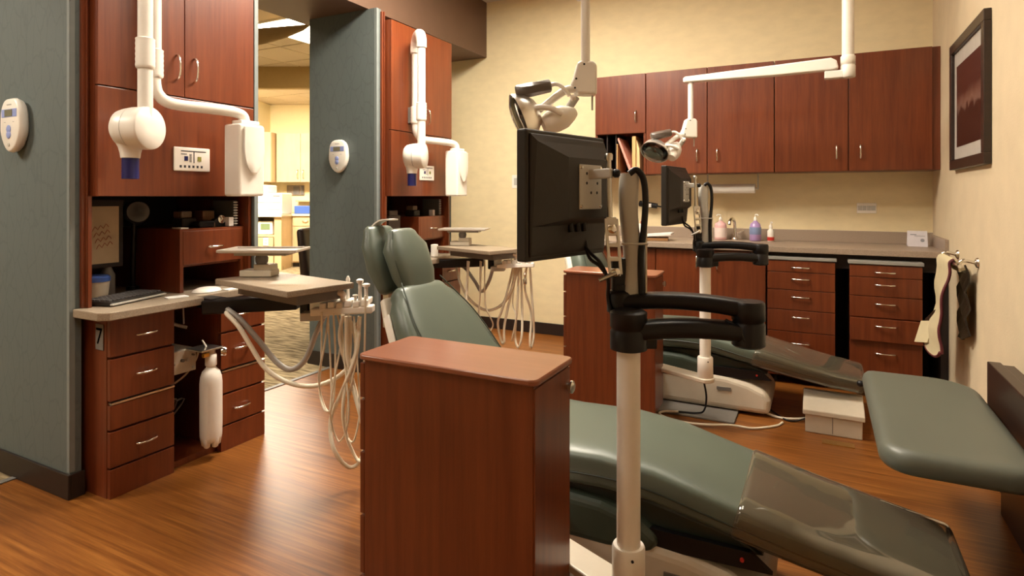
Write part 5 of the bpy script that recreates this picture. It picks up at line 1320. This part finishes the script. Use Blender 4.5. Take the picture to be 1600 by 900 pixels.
# ================================================================== EAST WALL
pf = thing('framed_picture', (XE, 3.86, 1.43), 'dark framed sepia picture with white mat on the east wall', 'picture')
y0, y1, z0, z1 = 3.46, 4.29, 1.428, 2.145
fx0, fx1 = XE - 0.032, XE - 0.001
fw = 0.055
MB().box(fx0, fx1, y0, y1, z0, z0 + fw).build('frame_rail', DARKWOOD, pf, bevel=0.003)
MB().box(fx0, fx1, y0, y1, z1 - fw, z1).build('frame_rail', DARKWOOD, pf, bevel=0.003)
MB().box(fx0, fx1, y0, y0 + fw, z0 + fw, z1 - fw).build('frame_stile', DARKWOOD, pf, bevel=0.003)
MB().box(fx0, fx1, y1 - fw, y1, z0 + fw, z1 - fw).build('frame_stile', DARKWOOD, pf, bevel=0.003)
MB().box(XE - 0.015, XE - 0.002, y0 + fw, y1 - fw, z0 + fw, z1 - fw).build('mat', plain('grey_mat', (0.42, 0.38, 0.34), 0.6), pf)
MB().box(XE - 0.017, XE - 0.0145, y0 + fw + 0.07, y1 - fw - 0.07, z0 + fw + 0.07, z1 - fw - 0.085).build('print', PHOTO, pf)
# towel bar
tb_ = thing('towel_bar', (XE, 3.96, 0.90), 'chrome towel bar on the east wall holding the cream apron', 'towel bar')
for y in (3.73, 4.22):
    MB().lathe((XE - 0.001, y, 0.945), [(0.026, 0), (0.024, 0.008), (0.012, 0.014)], 18, (-1, 0, 0)).build('rosette', CHROME, tb_)
    MB().tube([(XE - 0.01, y, 0.945), (XE - 0.055, y, 0.955), (XE - 0.075, y, 0.945), (XE - 0.078, y, 0.925)], 0.009, 12, 5).build('post', CHROME, tb_)
MB().cyl((XE - 0.078, 3.715, 0.925), (XE - 0.078, 4.235, 0.925), 0.009, n=14).build('bar', CHROME, tb_)
# apron over the bar
ap = thing('lead_apron', (0.58, 4.02, 0.38), 'cream apron with dark red binding draped over the towel bar', 'apron')
G = []
ys = [3.88 + 0.035 * i for i in range(11)]
prof = []
def apx(z, y):
    return 0.605 - 0.035 * math.sin((0.93 - z) * 3.2) - 0.09 * max(0, (0.62 - z)) ** 1.0 + 0.014 * math.sin(9 * y + 11 * z) * min(1, (0.96 - z) * 4) + 0.006 * math.sin(31 * z)
for i in range(17):
    if i < 4:
        a = R(-20 + 55 * i / 3 * 1.3)
        row = [(0.622 + 0.016 * math.sin(a) * -1 + (0.0), y, 0.925 + 0.0165 * abs(math.cos(a)) + 0.0) for y in ys]
        row = [(0.652 - 0.014 * i, y, [0.88, 0.935, 0.945, 0.935][i]) for y in ys]
    else:
        z = 0.92 - (i - 4) / 12 * 0.52
        row = [(apx(z, y) - (0.0), y + 0.02 * math.sin(6 * z) * ((y - 3.88) / 0.35) - (0.0), z + (0.05 * (abs(y - 4.05) / 0.17) ** 2.5 if i == 16 else 0)) for y in ys]
    G.append(row)
MB().sheet(G, 0.010).build('front_panel', APRON, ap)
edge = [G[i][0] for i in range(2, 17)]
mb = MB(); mb.tube([V(p) + V((0, -0.003, 0)) for p in edge], 0.0075, 8, 3); mb.tube([V(p) + V((0, 0, -0.003)) for p in G[16]], 0.0075, 8, 3)
mb.build('binding', MAROON, ap)
G2 = [[(0.672 - 0.012 * math.sin(14 * y) * (1 - s_ / 8), y - 0.10 * (0 if True else 1), 0.90 - 0.46 * s_ / 8) for y in [3.80 + 0.03 * j for j in range(13)]] for s_ in range(9)]
G2 = [[(0.662 + 0.012 * math.sin(38 * y + 2 * s_) , y, 0.93 - 0.36 * s_ / 8 - 0.05 * math.sin(9 * (y - 3.76))) for y in [3.76 + 0.03 * j for j in range(8)]] for s_ in range(9)]
MB().sheet(G2, 0.008).build('back_panel', APRON_DK, ap)
G3 = [[(0.57 - 0.045 * a - 0.03 * b_, 4.08 + 0.14 * a + 0.02 * b_, 0.58 - 0.13 * b_ - 0.03 * a) for a in (0, 0.33, 0.66, 1.0)] for b_ in (0, 0.33, 0.66, 1)]
MB().sheet(G3, 0.008).build('side_flap', APRON, ap)
G4 = [[(0.575 - 0.03 * a, 4.10 + 0.13 * a, 0.64 - 0.06 * b_ - 0.08 * a) for a in (0, 0.5, 1.0)] for b_ in (0, 1)]
MB().sheet(G4, 0.008).build('tie_strap', APRON_DK, ap)
# bench
bn = thing('wall_bench', (0.40, 2.65, 0), 'grey-green upholstered bench pad along the east wall with a dark wood back rail', 'bench')
def pad(z, inset, n=8):
    x0, x1, y0, y1 = 0.165, 0.575, 2.17, 3.16
    o = []
    for sx, sy, a0_, rr in ((1, 1, 0, 0.17), (-1, 1, 90, 0.045), (-1, -1, 180, 0.10), (1, -1, 270, 0.08)):
        cx = (x1 if sx > 0 else x0) - sx * rr; cy = (y1 if sy > 0 else y0) - sy * rr
        for k in range(n):
            a = R(a0_ + 90 * k / (n - 1))
            o.append((cx + (rr - inset) * math.cos(a), cy + (rr - inset) * math.sin(a), z))
    return o
MB().rings([pad(0.425, 0.03), pad(0.428, 0.012), pad(0.44, 0.002), pad(0.462, 0.0), pad(0.482, 0.006), pad(0.494, 0.018), pad(0.499, 0.034), pad(0.5, 0.044)]).build('seat_pad', GREEN_PAD, bn)
MB().box(0.60, 0.645, 1.2, 3.05, 0.36, 0.61).build('back_rail', DARKWOOD, bn, bevel=0.004)
MB().box(0.30, 0.60, 2.35, 2.40, 0.38, 0.424).build('bracket', DARKWOOD, bn)
MB().box(0.30, 0.60, 2.90, 2.95, 0.38, 0.424).build('bracket', DARKWOOD, bn)
MB().box(0.645, XE - 0.013, 1.2, 3.05, 0.0, 0.60).build('shade_panel', DARKWOOD, bn)  # dark board added where only shade falls below the bench
MB().lathe((0.168, 3.10, 0.44), [(0.010, 0), (0.014, 0.006), (0.014, 0.018), (0.008, 0.024)], 14, (-0.8, 0.5, 0)).build('bumper', BLACK, bn)

# ================================================================== FLOOR BOX, CORDS
fb = thing('utility_box', (0.06, 3.77, 0), 'cream floor utility box with a sloped lid beside the far chair', 'utility box')
x0, x1 = -0.075, 0.195
MB().box(x0, x1, 3.635, 3.86, 0.0, 0.105).build('box_body', CREAMP, fb, bevel=0.004)
prof = [(3.622, 0.098), (3.622, 0.125), (3.66, 0.135), (3.83, 0.172), (3.872, 0.172), (3.872, 0.10)]
MB().prism(prof, lambda p: (x0 - 0.012, p[0], p[1]), lambda p: (x1 + 0.012, p[0], p[1])).build('lid', CREAMP, fb, bevel=0.005, seg=3)
MB().box(0.055, 0.058, 3.633, 3.6355, 0.01, 0.098).build('seam', GREYP, fb)
one(MB().box(0.005, 0.155, 3.50, 3.56, 0.0, 0.004), 'floor_plate', GOLD, 'small brass plate set in the floor before the utility box', 'floor plate', bevel=0.001)
P = [(-0.60, 3.52, 0.275), (-0.585, 3.50, 0.24), (-0.58, 3.56, 0.13), (-0.60, 3.60, 0.04), (-0.64, 3.59, 0.022), (-0.74, 3.57, 0.02), (-0.82, 3.53, 0.02), (-0.82, 3.47, 0.02), (-0.72, 3.42, 0.02), (-0.58, 3.43, 0.02), (-0.44, 3.49, 0.02), (-0.33, 3.53, 0.008), (-0.22, 3.63, 0.007), (-0.19, 3.70, 0.007)]
cd = thing('extension_cord', (-0.5, 3.5, 0), 'thin power cord looping on the floor below the far pole', 'cord')
MB().tube(P[:6], 0.0055, 8, 6).build('black_lead', BLACK, cd)
MB().tube(P[5:], 0.0065, 8, 6).build('cream_lead', HOSE, cd)
one(MB().tube([(-0.30, 3.80, 0.02), (-0.24, 3.78, 0.009), (-0.18, 3.77, 0.008), (-0.12, 3.79, 0.010), (-0.075, 3.79, 0.02)], 0.007, 8, 6), 'extension_cord', HOSE, 'cream cord running into the floor utility box', 'cord')
one(MB().tube([(-0.29, 3.84, 0.04), (-0.22, 3.80, 0.012), (-0.17, 3.75, 0.007), (-0.12, 3.765, 0.007), (-0.075, 3.76, 0.03)], 0.005, 8, 6), 'extension_cord', BLACK, 'black cord running beside the cream one into the utility box', 'cord')
